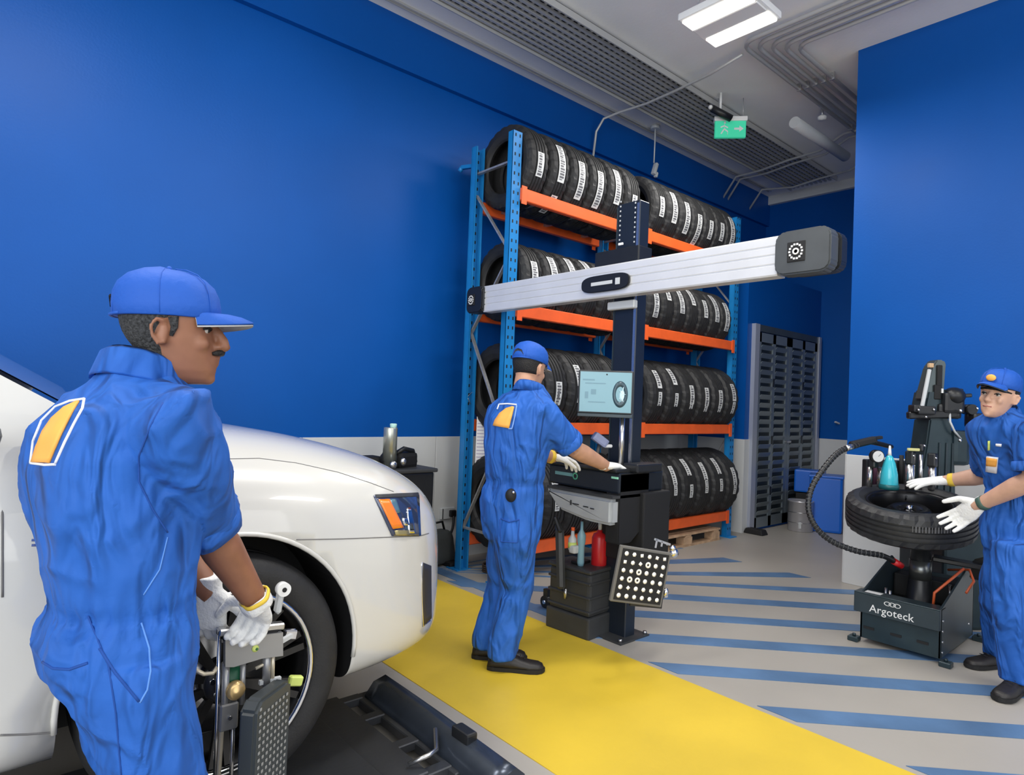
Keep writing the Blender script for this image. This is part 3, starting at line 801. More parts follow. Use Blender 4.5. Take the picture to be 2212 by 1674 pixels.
BOTC = [(-3.1, .5), (-2.9, .38), (-2.0, .34), (.9, .36), (1.3, .36), (1.75, .37), (XN, .44)]
def halfw(x):
    w = WC / 2
    if x > .85:
        t = min(1, (x - .85) / (XN - .85)); return w * max(.36, (1 - t ** 2.5) ** (1 / 2.5))
    if x < -2.4:
        t = min(1, (-2.4 - x) / .72); return w * max(.5, (1 - t ** 2.6) ** (1 / 2.6))
    return w
def section(x, n=72):
    zt, zb, w = hermite(x, TOPC), hermite(x, BOTC), halfw(x)
    zm = zb + (zt - zb) * .42; ring = []
    for k in range(n):
        a = 2 * PI * k / n; c, s = math.cos(a), math.sin(a)
        if s >= 0: pw, pz, hh = .42, .52, zt - zm
        else: pw, pz, hh = .22, .30, zm - zb
        yy = w * math.copysign(abs(c) ** pw, c); zz = zm + hh * math.copysign(abs(s) ** pz, s)
        # slight waist crease along the flank
        ring.append(V((x, YM + yy * (1 - .035 * max(0, (zz - zm) / .5)), zz)))
    return ring
xs = [-3.1, -3.07, -3.0, -2.9, -2.75] + [-2.6 + .13 * i for i in range(25)] + [.68 + .055 * i for i in range(16)] + [1.555 + .035 * i for i in range(8)] + [1.83, 1.85, XN]
xs = sorted(set(round(q, 4) for q in xs if q <= XN))
car = thing('car', 'white passenger car with an orange marker in its headlight, parked on the alignment platform', 'car', (0, 0, 0))
bd_ = B(); bd_.rings([section(x) for x in xs], True, True)
body = bd_.build('body', [CARW, BLACKM], car)
XW, ZW, RA = .68, .525, .425
for xc, zc_ in ((XW, ZW), (-2.15, ZW)):
    for yc, s in ((Y0C, 1), (Y0C + WC, -1)):
        c = B(); c.cyl((xc, yc - .12 * s, zc_), (xc, yc + .33 * s, zc_), RA, n=64)
        c.bx(xc - RA, xc + RA, yc - .12 * s, yc + .33 * s, -.1, zc_)
        co = c.build('cutter', BLACKM)
        for p in co.data.polygons: p.material_index = 0
        co.data.materials.clear(); co.data.materials.append(BLACKM)
        solid_ = bmesh.new(); solid_.from_mesh(co.data); bpy.data.objects.remove(co, do_unlink=True)
        # one clean arch shaped cutter
        cc = B(); poly = [(xc + RA, -.1)] + [(xc + RA * math.cos(R_(a)), zc_ + RA * math.sin(R_(a))) for a in range(0, 181, 5)] + [(xc - RA, -.1)]
        cc.prism(poly, frame((1, 0, 0), (0, 0, 1), (0, -s, 0), (0, yc + .33 * s, 0)), .47)
        co = cc.build('cutter', BLACKM); body = cut(body, co); bpy.data.objects.remove(co, do_unlink=True)
for m_ in (CARW, BLACKM):
    if m_.name not in [q.name for q in body.data.materials if q]: body.data.materials.append(m_)
# wheel well faces (inside the arch) are black
mi = [q.name for q in body.data.materials].index(BLACKM.name)
for p in body.data.polygons:
    c = p.center
    p.use_smooth = True
    inner = False
    for xc in (XW, -2.15):
        rr = math.hypot(c.x - xc, c.z - ZW)
        dy = min(c.y - Y0C, Y0C + WC - c.y)
        if dy > .3 and dy < .40 and rr < RA and abs(p.normal.y) > .9: inner = True
        if abs(rr - RA) < .02 and dy < .36 and abs(p.normal.y) < .5 and (V((p.normal.x, 0, p.normal.z)).normalized().dot(V((xc - c.x, 0, ZW - c.z)).normalized()) > .8): inner = True
        if abs(abs(c.x - xc) - RA) < .01 and c.z < ZW and dy < .36 and abs(p.normal.x) > .9: inner = True
    if inner: p.material_index = mi; p.use_smooth = False
bvh = BVHTree.FromPolygons([v.co.copy() for v in body.data.vertices], [tuple(p.vertices) for p in body.data.polygons])
def hit(px, py):
    d = (at(px, py, d=1) - EYE).normalized(); h = bvh.ray_cast(EYE, d)
    return (h[0], h[1]) if h[0] else (None, None)
def patch(quad, name, m, parent, off=.004, n=10, thick=.006, **kw):
    """thin shell lying on the car body between four corner points"""
    g = []; 
    for i in range(n + 1):
        row = []
        for j in range(n + 1):
            u, v = i / n, j / n
            p = (V(quad[0]) * (1 - u) + V(quad[1]) * u) * (1 - v) + (V(quad[3]) * (1 - u) + V(quad[2]) * u) * v
            q, nn = hit(p.x, p.y)
            if q is None: row.append(None); continue
            if nn.dot(q - EYE) > 0: nn = -nn
            row.append((q + nn * off, q - nn * thick))
        g.append(row)
    b = B(); fs = []; vs = []; idx = {}
    for i in range(n + 1):
        for j in range(n + 1):
            if g[i][j]: idx[i, j] = len(vs); vs += [g[i][j][0], g[i][j][1]]
    ok = lambda *a: all(t in idx for t in a)
    for i in range(n):
        for j in range(n):
            q = [(i, j), (i + 1, j), (i + 1, j + 1), (i, j + 1)]
            if ok(*q): fs.append([idx[t] for t in q]); fs.append([idx[t] + 1 for t in q][::-1])
    for i in range(n):
        for a, c in (((i, 0), (i + 1, 0)), ((i, n), (i + 1, n)), ((0, i), (0, i + 1)), ((n, i), (n, i + 1))):
            if ok(a, c): fs.append([idx[a], idx[c], idx[c] + 1, idx[a] + 1])
    b._f(vs, fs, None, True)
    return b.build(name, m, parent, **kw)
def seam(pts, name, m, parent, r=.0025, step=8):
    P = []
    for a, c in zip(pts, pts[1:]):
        for k in range(step):
            t = k / step; q, nn = hit(a[0] + (c[0] - a[0]) * t, a[1] + (c[1] - a[1]) * t)
            if q: P.append(q)
    q, nn = hit(*pts[-1])
    if q: P.append(q)
    if len(P) > 1: B().tube(P, r, 6).build(name, m, parent)
SEAM = mat('panel_gap', (.16, .155, .15), .6)
# headlight
LENS = mat('headlamp_lens', (.040, .055, .11), .08, .3, coat=1)
hl = patch([(806, 1071), (903, 1066), (907, 1157), (846, 1158)], 'headlight', LENS, car, .006, 12)
patch([(815, 1080), (838, 1080), (868, 1140), (846, 1143)], 'amber_marker', AMBER, hl, .010, 6)
patch([(838, 1080), (852, 1080), (862, 1108), (850, 1110)], 'reflector', mat('lamp_cyan', (.16, .30, .36), .1, .5), hl, .009, 4)
patch([(876, 1098), (884, 1098), (893, 1152), (880, 1152)], 'chrome_fin', CHROME, hl, .010, 6)
patch([(866, 1120), (876, 1120), (880, 1135), (870, 1135)], 'chrome_fin', CHROME, hl, .010, 3)
patch([(850, 1146), (878, 1146), (880, 1156), (852, 1156)], 'lower_trim', mat('lamp_gold', (.45, .38, .18), .3, .6), hl, .010, 4)
patch([(808, 1070), (900, 1066), (901, 1074), (812, 1077)], 'upper_trim', DGREY, hl, .009, 6)
# grille opening and fog lamp slot at the front corner
gr = patch([(912, 1215), (930, 1222), (931, 1335), (914, 1350)], 'grille', mat('grille_dark', (.06, .055, .05), .4, .5), car, .004, 8)
seam([(911, 1214), (910, 1280), (913, 1352), (928, 1340)], 'grille_trim', CHROME, gr, .005)
# panel gaps
seam([(640, 1166), (740, 1164), (850, 1160), (905, 1158), (926, 1152)], 'bumper_gap', SEAM, car, .002)
seam([(455, 992), (560, 990), (640, 1000), (730, 1020), (800, 1043), (850, 1062)], 'hood_gap', SEAM, car, .0016)
seam([(0, 1588), (60, 1586), (117, 1582)], 'sill_gap', SEAM, car, .003)
seam([(4, 1000), (5, 1150), (5, 1290)], 'door_gap', SEAM, car, .003)
for y in (1167, 1178): seam([(68, y), (103, y - 1)], 'fender_badge', mat('badge_navy', (.02, .05, .22), .3), car, .0032, 3)
# arch lip
b = B(); P = []
for a in range(-5, 186, 5):
    q = V((XW + (RA + .006) * math.cos(R_(a)), Y0C - .2, ZW + (RA + .006) * math.sin(R_(a))))
    h = bvh.ray_cast(q, V((0, 1, 0)))
    if h[0]: P.append(h[0] + V((0, -.001, 0)))
b.tube(P, .008, 8); b.build('arch_lip', CARW, car)
# greenhouse: white frame with glass
gh = B(); side = [(.40, 1.25), (.30, 1.30), (-.30, 1.66), (-.55, 1.735), (-1.3, 1.76), (-2.3, 1.72), (-2.75, 1.60), (-3.0, 1.15), (-3.0, 1.0), (.3, 1.0)]
rings = []
for yy, k in ((-1, 0), (-.96, .5), (-.8, 1), (0, 1.0), (.8, 1), (.96, .5), (1, 0)):
    pass
def ghy(z): return WC / 2 * (1 - .035) - max(0, z - 1.12) * .36
pl = []
for x, z in side: pl.append((x, z))
lo = [V((x, YM - ghy(z), z)) for x, z in side]; hi = [V((x, YM + ghy(z), z)) for x, z in side]
gh.rings([lo, [V((x, YM - ghy(z) * .5, z + .02 * (z > 1.3))) for x, z in side], [V((x, YM, z + .03 * (z > 1.3))) for x, z in side], [V((x, YM + ghy(z) * .5, z + .02 * (z > 1.3))) for x, z in side], hi], True, False)
cabin = gh.build('cabin', CARW, car)
def ghp(x, z, s, o=.004): return V((x, YM + s * (ghy(z) + o), z))
def pane(pts, name, m, parent, n=V((0, 0, 1)), t=.008):
    b = B(); b._f([p for p in pts] + [p - n * t for p in pts], [tuple(range(len(pts)))] + [tuple(range(len(pts), 2 * len(pts)))[::-1]] + [(i, (i + 1) % len(pts), (i + 1) % len(pts) + len(pts), i + len(pts)) for i in range(len(pts))])
    return b.build(name, m, parent)
nw = V((.52, 0, .85))
WN = []
b = B(); rr = []
for (x, z) in ((.285, 1.312), (-.01, 1.488), (-.30, 1.665)):
    rr.append([V((x, YM + s * (ghy(z) - .02), z + .006 + .085 * (1 - s * s))) + nw * .006 for s in (-1, -.5, 0, .5, 1)])
b.rings(rr, False, True, closed=False)
b.rings([[v - nw * .004 for v in r] for r in rr], False, True, closed=False); b.build('windshield', GLASSD, cabin)
for s in (-1, 1):
    for q in ([(.02, 1.30), (-.36, 1.60), (-.95, 1.66), (-.95, 1.30)], [(-1.03, 1.30), (-1.03, 1.66), (-1.95, 1.65), (-2.05, 1.30)], [(-2.13, 1.30), (-2.03, 1.64), (-2.5, 1.58), (-2.75, 1.30)]):
        pane([ghp(x, z, s) for x, z in q], 'side_window', GLASSD, cabin, V((0, s, 0)))
# door mirror
mr = B(); mr.ball((0.03, Y0C - .10, 1.27), (.075, .10, .055)); mr.build('mirror_shell', BLACK, car)
B().bar((.03, Y0C - .02, 1.24), (.03, Y0C + .08, 1.24), .04, .03).build('mirror_arm', BLACK, car)
B().bar((-.40, Y0C - .035, 1.02), (-.62, Y0C - .035, 1.02), .02, .03, .006).build('door_pull', CARW, car)
# wheels
def car_wheel(x, y, s, name='wheel'):
    w = bpy.data.objects.new(name, None); COL.objects.link(w); w.parent = car; w.location = (x, y, ZW)
    R0 = .362; w.location.z = ZW - .02; w.scale = (1.06, 1, 1.06)
    F = frame((0, 0, 1), (1, 0, 0), (0, 1, 0), (0, 0, 0)) if s < 0 else frame((0, 0, 1), (-1, 0, 0), (0, -1, 0), (0, 0, 0))
    # local z of F points inward (towards the car)
    b = B(); b.lathe([(.262, .0), (.275, -.012), (.31, -.016), (.338, -.008), (.352, .006), (.360, .03), (.362, .06), (.362, .09), (.355, .092), (.355, .10), (.362, .102), (.362, .15), (.355, .152), (.355, .16), (.362, .162), (.360, .20), (.345, .235), (.30, .25), (.26, .24), (.25, .12)], F, 72, closed=True)
    b.build('car_tyre', RUBBER, w)
    b = B(); b.lathe([(.262, -.004), (.266, -.010), (.256, -.014), (.249, -.006), (.246, .0), (.252, .0)], F, 64, closed=True); b.build('rim_lip', CHROME, w)
    b = B(); b.lathe([(.250, .0), (.235, .02), (.228, .20), (.236, .20), (.255, .01)], F, 64, closed=True)
    b.build('rim_barrel', mat('rim_dark', (.03, .03, .032), .35, .7), w)
    b = B()
    for k in range(10):
        a = 2 * PI * k / 10
        for da in (-.09, .09):
            p0 = F @ V((.055 * math.cos(a), .055 * math.sin(a), .02)); p1 = F @ V((.242 * math.cos(a + da), .242 * math.sin(a + da), .012))
            b.bar(p0, p1, .018, .02)
    b.lathe([(0, .005), (.05, .005), (.065, .02), (.065, .05), (0, .05)], F, 24)
    b.build('spokes', mat('rim_spoke', (.05, .05, .052), .3, .8), w)
    b = B()
    for k in range(5):
        a = 2 * PI * k / 5; b.cyl(F @ V((.035 * math.cos(a), .035 * math.sin(a), -.004)), F @ V((.035 * math.cos(a), .035 * math.sin(a), .01)), .009, n=6)
    b.build('wheel_nuts', CHROME, w)
    b = B(); b.lathe([(0, .09), (.17, .09), (.17, .10), (0, .10)], F, 40); b.build('brake_disc', STEEL, w)
    return w
car_wheel(XW, Y0C + .02, -1); car_wheel(XW, Y0C + WC - .02, 1); car_wheel(-2.15, Y0C + .02, -1); car_wheel(-2.15, Y0C + WC - .02, 1)

# ---- alignment platform under the car (two tracks)
PLAT = mat('platform_slate', (.040, .043, .050), .38, .3, noise_s=5, noise_a=.2, bump=.08)
def platform(y0, y1, lab):
    p = thing('alignment_platform', lab, 'platform', (0, 0, 0))
    b = B(); b.bx(-3.2, 1.20, y0, y1, .05, .085, .004); b.bx(-3.2, 1.20, y0, y0 + .03, 0, .05); b.bx(-3.2, 1.20, y1 - .03, y1, 0, .05); b.build('track', PLAT, p)
    B().lathe([(0, .085), (.20, .085), (.20, .108), (.17, .113), (0, .113)], M.Translation((XW, (y0 + y1) / 2 - .12 if y0 < 3 else (y0 + y1) / 2, 0)), 40).build('turn_plate', SLATE, p)
    # open frame beyond the track end with a curved stop bar
    b = B(); b.bx(1.20, 1.35, y0, y1, .03, .075, .004); b.bx(1.43, 1.50, y0 - .05, y1, .02, .06, .004)
    for yy in (y0 + .02, y0 + .24, y0 + .50, y1 - .03): b.bx(1.34, 1.45, yy - .025, yy + .025, .03, .065, .004)
    b.build('end_frame', PLAT, p)
    b = B(); rr = []
    for yy in [y0 - .25 + (y1 - y0 + .2) * k / 14 for k in range(15)]:
        t = (yy - y0 + .25) / (y1 - y0 + .2); bend = -.02 * (1 - t) ** 2
        ring = [V((1.46 + bend, yy, .02)), V((1.46 + bend, yy, .07)), V((1.50 + bend, yy, .12)), V((1.56 + bend, yy, .135)), V((1.60 + bend, yy, .10)), V((1.61 + bend, yy, .02))]
        rr.append(ring)
    b.rings(rr, True, True); b.build('stop_bar', mat('stop_bar_steel', (.050, .062, .085), .25, .55, noise_s=9, noise_a=.2), p)
    B().tube([(1.30, y0 + .06, .09), (1.36, y0 + .02, .12), (1.42, y0 + .06, .10), (1.47, y0 + .14, .13)], .009, 8).build('release_lever', STEEL, p)
    B().bx(1.5, 1.55, y0 - .02, y0 + .08, .10, .16, .008).build('latch_block', BLACK, p)
    return p
platform(1.90, 2.62, 'dark grey steel alignment track under the near wheel of the white car')
platform(3.30, 4.00, 'dark grey steel alignment track under the far wheel of the white car')

# ---- wheel clamp with target board held against the near front wheel
WY = Y0C - .13
cl_ = thing('wheel_clamp', 'silver wheel clamp with dark target board gripped on the front wheel by gloved hands', 'wheel clamp', (0, 0, 0))
def cp(px, py, y=WY): return at(px, py, Y=y)
BRK = mat('bracket_grey', (.33, .33, .33), .35, .5); CREAM = mat('cream_rod', (.62, .55, .42), .35, .4)
b = B(); q = [cp(482, 1378), cp(606, 1362), cp(606, 1412), cp(560, 1418), cp(500, 1436), cp(482, 1436)]
nrm = V((0, -1, 0)); b._f([p + nrm * .02 for p in q] + [p for p in q], [(0, 1, 2, 3, 4, 5), (11, 10, 9, 8, 7, 6)] + [(i, (i + 1) % 6, (i + 1) % 6 + 6, i + 6) for i in range(6)]); br_ = b.build('bracket_plate', BRK, cl_)
lc = cp(546, 1396); b = B(); b.lathe([(0, 0), (.010, 0), (.010, .002), (0, .002)], frame((1, 0, 0), (0, 0, 1), (0, -1, 0), lc + nrm * .02), 16); b.build('green_mark', YGREEN, br_)
b = B(); b.lathe([(0, 0), (.004, 0), (.004, .003), (0, .003)], frame((1, 0, 0), (0, 0, 1), (0, -1, 0), lc + nrm * .021 + V((.004, 0, -.002))), 10); b.build('mark_centre', mat('mark_darkgreen', (.03, .15, .04), .5), br_)
B().bar(cp(470, 1366), cp(612, 1350), .03, .02, .004).build('upper_rail', STEEL, cl_)
B().bar(cp(480, 1376) , cp(598, 1362), .026, .02, .004).build('upper_slide', BLACKM, cl_)
for px, py0, py1, r, m_ in ((474, 1360, 1700, .006, CHROME), (488, 1430, 1560, .011, BRK), (525, 1432, 1520, .008, BRK), (577, 1405, 1480, .012, BRK), (590, 1410, 1470, .006, CREAM), (503, 1560, 1700, .006, STEEL)):
    B().cyl(cp(px, py0), cp(px - (py1 - py0) * .03, py1), r, n=12).build('guide_rod', m_, cl_)
B().bar(cp(478, 1568), cp(470, 1690), .02, .012, .003).build('lower_rod', CREAM, cl_)
b = B(); q0 = cp(492, 1545); b.box(q0, (.05, .03, .075), None, .004); b.build('sliding_block', BRK, cl_)
B().cyl(q0 + V((0, -.015, 0)), q0 + V((0, -.022, 0)), .006, n=10).build('block_bolt', STEEL, cl_)
kn = cp(505, 1487); B().lathe([(0, 0), (.022, 0), (.026, .006), (.026, .02), (.016, .026), (0, .026)], frame((1, 0, 0), (0, 0, 1), (0, -1, 0), kn), 20).build('clamp_knob', mat('brass_knob', (.72, .50, .22), .3, .6), cl_)
B().lathe([(0, -.02), (.030, -.02), (.030, -.002), (0, -.002)], frame((1, 0, 0), (0, 0, 1), (0, -1, 0), kn + V((.0, 0, .03))), 18).build('green_grip', mat('dark_green_grip', (.0, .07, .03), .5), cl_)
B().tube([cp(552, 1444), cp(572, 1434), cp(580, 1416)], .005, 8).build('wire_handle', CREAM, cl_)
B().tube([cp(420, 1446), cp(440, 1456), cp(460, 1454), cp(470, 1440)], .006, 8).build('wire_handle', CREAM, cl_)
lv = B(); lv.bar(cp(598, 1325, WY - .03), cp(607, 1275, WY - .03), .034, .016, .007); lv.build('lever', LGREY, cl_)
lt = cp(611, 1272, WY - .04); B().cyl(lt + V((0, .01, 0)), lt + V((0, -.013, 0)), .020, n=20).build('lever_end', WHITEP, cl_)
B().cyl(lt + V((0, -.012, 0)), lt + V((0, -.0145, 0)), .007, n=12).build('lever_hole', BLACKM, cl_)
for (px, py) in ((640, 1470), (628, 1370)):
    B().bar(cp(px - 16, py, WY + .06), cp(px + 12, py, WY + .06), .022, .03, .004).build('rim_finger', YGREEN if py > 1400 else CHROME, cl_)
B().bar(cp(560, 1475), cp(606, 1465), .012, .012).build('cross_arm', LGREY, cl_); 
B().bar(cp(630, 1372, WY+.03), cp(596, 1392, WY), .012, .012).build('cross_arm', LGREY, cl_)
# target board, turned so that its perforated face looks along the car
tb0 = cp(512, 1520, WY - .02); 
e_u = V((0, 0, 1)); 
nx = V((.94, .34, 0)).normalized(); fr_ = V((.30, -.80, 0))
pa, pbt = at(600, 1475, Y=WY - .01), at(520, 1530, Y=WY - .13)
ax = (pa - pbt); ax.z = 0; ax.normalize(); bn = V((ax.y, -ax.x, 0))
TB = frame(ax, bn, V((0, 0, 1)), V(((pa.x + pbt.x) / 2, (pa.y + pbt.y) / 2, 0)))
hl_ = (pa - pbt).length / 2; zt_b = pbt.z
b = B(TB); b.prism([(-hl_, zt_b - .30), (hl_, zt_b - .30), (hl_, pa.z + .01), (hl_ - .02, pa.z + .02), (-hl_ + .03, zt_b + .015), (-hl_, zt_b - .01)], frame((1, 0, 0), (0, 0, 1), (0, -1, 0), (0, .045, 0)), .05, .008)
tb = b.build('target_case', mat('target_case', (.050, .058, .062), .4), cl_)
b = B(TB); rnd = random.Random(4)
for i in range(8):
    for j in range(16):
        x = -hl_ + .02 + i * (2 * hl_ - .03) / 8; z = zt_b - .28 + j * .0195 
        if z < zt_b - .005 + (pa.z - zt_b) * (x + hl_) / (2 * hl_): b.box((x, .0475, z), (.008, .002, .007))
b.build('target_dots', mat('target_dots_grey', (.30, .30, .29), .5), tb, kind='stuff')
# ================================================================== people
def P(px, py, d): return at(px, py, d=d)
def mix(a, b_, t): return V(a) * (1 - t) + V(b_) * t
HZ = [0, .012, .03, .05, .065, .08, .095, .11, .125, .14, .16, .18, .20, .215, .228, .236]
HF = [.066, .082, .088, .087, .088, .086, .084, .080, .080, .087, .088, .083, .070, .054, .030, .004]
HB = [-.010, -.022, -.034, -.046, -.060, -.075, -.086, -.094, -.099, -.102, -.102, -.098, -.086, -.070, -.042, -.006]
HW = [.022, .036, .048, .055, .059, .063, .067, .070, .073, .075, .076, .074, .066, .053, .032, .004]
def head_matrix(chin, yaw, pitch=0, roll=0, s=1.0):
    return M.Translation(chin) @ M.Rotation(yaw, 4, 'Z') @ M.Rotation(pitch, 4, 'Y') @ M.Rotation(roll, 4, 'X') @ M.Scale(s, 4)
def add_head(b, T):
    n = 40; rings = []
    for z, f, k, w in zip(HZ, HF, HB, HW):
        r = []
        for i in range(n):
            a = 2 * PI * i / n; c, s = math.cos(a), math.sin(a)
            x = (f if c > 0 else -k) * math.copysign(abs(c) ** .85, c); y = w * math.copysign(abs(s) ** .85, s)
            r.append(T @ V((x, y, z)))
        rings.append(r)
    b.rings(rings, True, True)
    def t(pts, rad, n=10): b.tube([T @ V(p) for p in pts], [r * T.to_scale().x for r in rad], n)
    t([(.078, 0, .135), (.092, 0, .115), (.103, 0, .095), (.108, 0, .084), (.094, 0, .076)], [.007, .009, .011, .011, .008])
    for s in (-1, 1):
        b.ball(T @ V((.095, .012 * s, .083)), .009, n=10)
        t([(.068, .050 * s, .142), (.082, .030 * s, .145), (.084, .012 * s, .140)], [.006, .008, .006])
        b.ball(T @ V((.060, .040 * s, .088)), (.024, .016, .020), T.to_3x3().normalized(), 12)
        # ear with rim and lobe
        R = (T.to_3x3().normalized() @ M.Rotation(.35 * s, 3, 'Z'))
        b.ball(T @ V((-.006, .074 * s, .105)), (.016, .007, .028), R, 12)
        t([(.004, .076 * s, .085), (-.010, .082 * s, .082), (-.020, .087 * s, .10), (-.022, .090 * s, .12), (-.012, .088 * s, .134), (.003, .081 * s, .130)], [.004, .005, .005, .005, .005, .004], 8)
    t([(.083, -.020, .056), (.091, 0, .060), (.083, .020, .056)], [.005, .007, .005])
    t([(.081, -.018, .048), (.089, 0, .047), (.081, .018, .048)], [.005, .007, .005])
    b.ball(T @ V((.072, 0, .014)), .017, n=12)
def rings_at(b, lst, f, l, n=36, pw=.8):
    """lst: (centre, rf, rl[, tilt axis]) ellipses in the f,l plane"""
    rr = []
    for q in lst:
        c, rf, rl = q[:3]; ff = q[3] if len(q) > 3 else f
        rr.append([c + ff * rf * math.copysign(abs(math.cos(a)) ** pw, math.cos(a)) + l * rl * math.copysign(abs(math.sin(a)) ** pw, math.sin(a)) for a in [2 * PI * k / n for k in range(n)]])
    b.rings(rr, True, True)
def wrinkle(seed, amp, waist=None, axis=None):
    off = V((seed * 3.1, seed * 1.7, 0))
    def fn(co):
        q = co + off
        h = noise.noise(V((q.x * 9, q.y * 9, q.z * 4))) * 1.0 + noise.noise(V((q.x * 22, q.y * 22, q.z * 9))) * .45
        h = h - .15
        r = (1 - abs(noise.noise(V((q.x * 7 + q.z * 5, q.y * 7 - q.z * 3, q.z * 6))) * 2)) ** 3 * .7
        d = amp * (h + r * .9)
        if waist is not None:
            g = math.exp(-((co.z - waist) / .05) ** 2)
            ang = math.atan2(co.y - axis.y, co.x - axis.x)
            d += min(amp, .007) * .6 * g * math.sin(ang * 30 + co.z * 20) - min(amp, .007) * 1.5 * math.exp(-((co.z - waist) / .022) ** 2)
        return d
    return fn
def hand(W, d, n, thumb, curl=(.5, .5, .5, .5), s=1.0, vox=.003, name='glove', m=GLOVE, parent=None, tcurl=.3, spread=.10, **kw):
    """gloved hand: W wrist, d wrist-to-knuckles, n palm normal, thumb = unit vector towards the thumb side"""
    d = V(d).normalized(); n = V(n); n = (n - d * n.dot(d)).normalized(); t = V(thumb); t = (t - d * t.dot(d) - n * t.dot(n)).normalized()
    b = B(); W = V(W)
    rr = []
    for k, (u, w, h) in enumerate(((-.035, .030, .024), (-.01, .030, .022), (.02, .038, .021), (.05, .044, .019), (.078, .044, .016), (.092, .040, .012))):
        c = W + d * u * s
        rr.append([c + t * w * s * math.copysign(abs(math.cos(a)) ** .8, math.cos(a)) + n * h * s * math.sin(a) for a in [2 * PI * q / 20 for q in range(20)]])
    b.rings(rr, True, True)
    L = [(.046, .028, .023), (.050, .032, .024), (.046, .030, .023), (.038, .023, .020)]
    for i in range(4):
        off = (.030 - i * .0205) * s
        p = W + d * .078 * s + t * off; a = 0; dirv = (d + t * (spread * (1.5 - i))).normalized()
        pts = [p - dirv * .02 * s, p]; c = curl[i]
        for j in range(3):
            a += c * (.9, 1.1, .8)[j]
            v = (dirv * math.cos(a) + n * math.sin(a))
            p = p + v * L[i][j] * s; pts.append(p)
        b.tube(pts, [.011 * s, .0115 * s, .0108 * s, .0100 * s, .0085 * s], 10)
        b.ball(pts[-1], .0086 * s, n=8)
    tp = W + d * .012 * s + t * .028 * s; tv = (d * .62 + t * .75 + n * .25).normalized(); tv2 = (d * .9 + t * .35 + n * (.25 + tcurl)).normalized()
    pts = [tp - tv * .015 * s, tp + tv * .022 * s, tp + tv * .048 * s, tp + tv * .048 * s + tv2 * .034 * s, tp + tv * .048 * s + tv2 * .058 * s]
    b.tube(pts, [.018 * s, .0165 * s, .0135 * s, .012 * s, .0095 * s], 10); b.ball(pts[-1], .0096 * s, n=8)
    o = b.build(name, m, parent, **kw); solid(o, vox, 2, .5)
    return o
def shoe(ankle, toe, parent, s=1.0, w=.046):
    """low work shoe from the heel under the ankle to the toe, on the floor"""
    a = V((ankle[0], ankle[1], 0)); t = V((toe[0], toe[1], 0)); f = (t - a).normalized(); l = V((-f.y, f.x, 0)); L = .285 * s
    h = a - f * .07 * s; b = B(); rr = []
    for u, ww, hh in ((0, .026, .055), (.02, .034, .075), (.07, .038, .090), (.12, .040, .085), (.17, .044, .066), (.215, .047, .056), (.255, .042, .052), (.277, .028, .044), (.285, .012, .030)):
        c = h + f * u * s; ring = []
        for k in range(24):
            q = 2 * PI * k / 24; z = .022 + (hh - .022) * max(0, math.sin(q)) ** .8 if math.sin(q) > 0 else .022
            ring.append(c + l * ww * s * math.copysign(abs(math.cos(q)) ** .7, math.cos(q)) + V((0, 0, z)))
        rr.append(ring)
    b.rings(rr, True, True); o = b.build('shoe', SHOE, parent)
    b = B(); rr = []
    for zz in (0.0035, .026):
        pass
    pl = []
    for u, ww in ((-.004, .024), (.02, .037), (.07, .040), (.12, .040), (.17, .046), (.215, .050), (.255, .046), (.28, .030), (.292, .006)): pl.append((u * s, ww * s))
    pl = pl + [(u, -w_) for u, w_ in pl[::-1]]
    b.prism(pl, frame(f, l, (0, 0, 1), h + V((0, 0, .0035))), .024, .003)
    b.build('sole', BLACKM, o)
    b = B()
    for k in range(4):
        c = h + f * (.12 + .022 * k) * s + V((0, 0, .088 - .006 * k)); b.tube([c - l * .02, c + V((0, 0, .004)), c + l * .02], .0022, 6)
    b.build('laces', BLACKM, o)
    return o
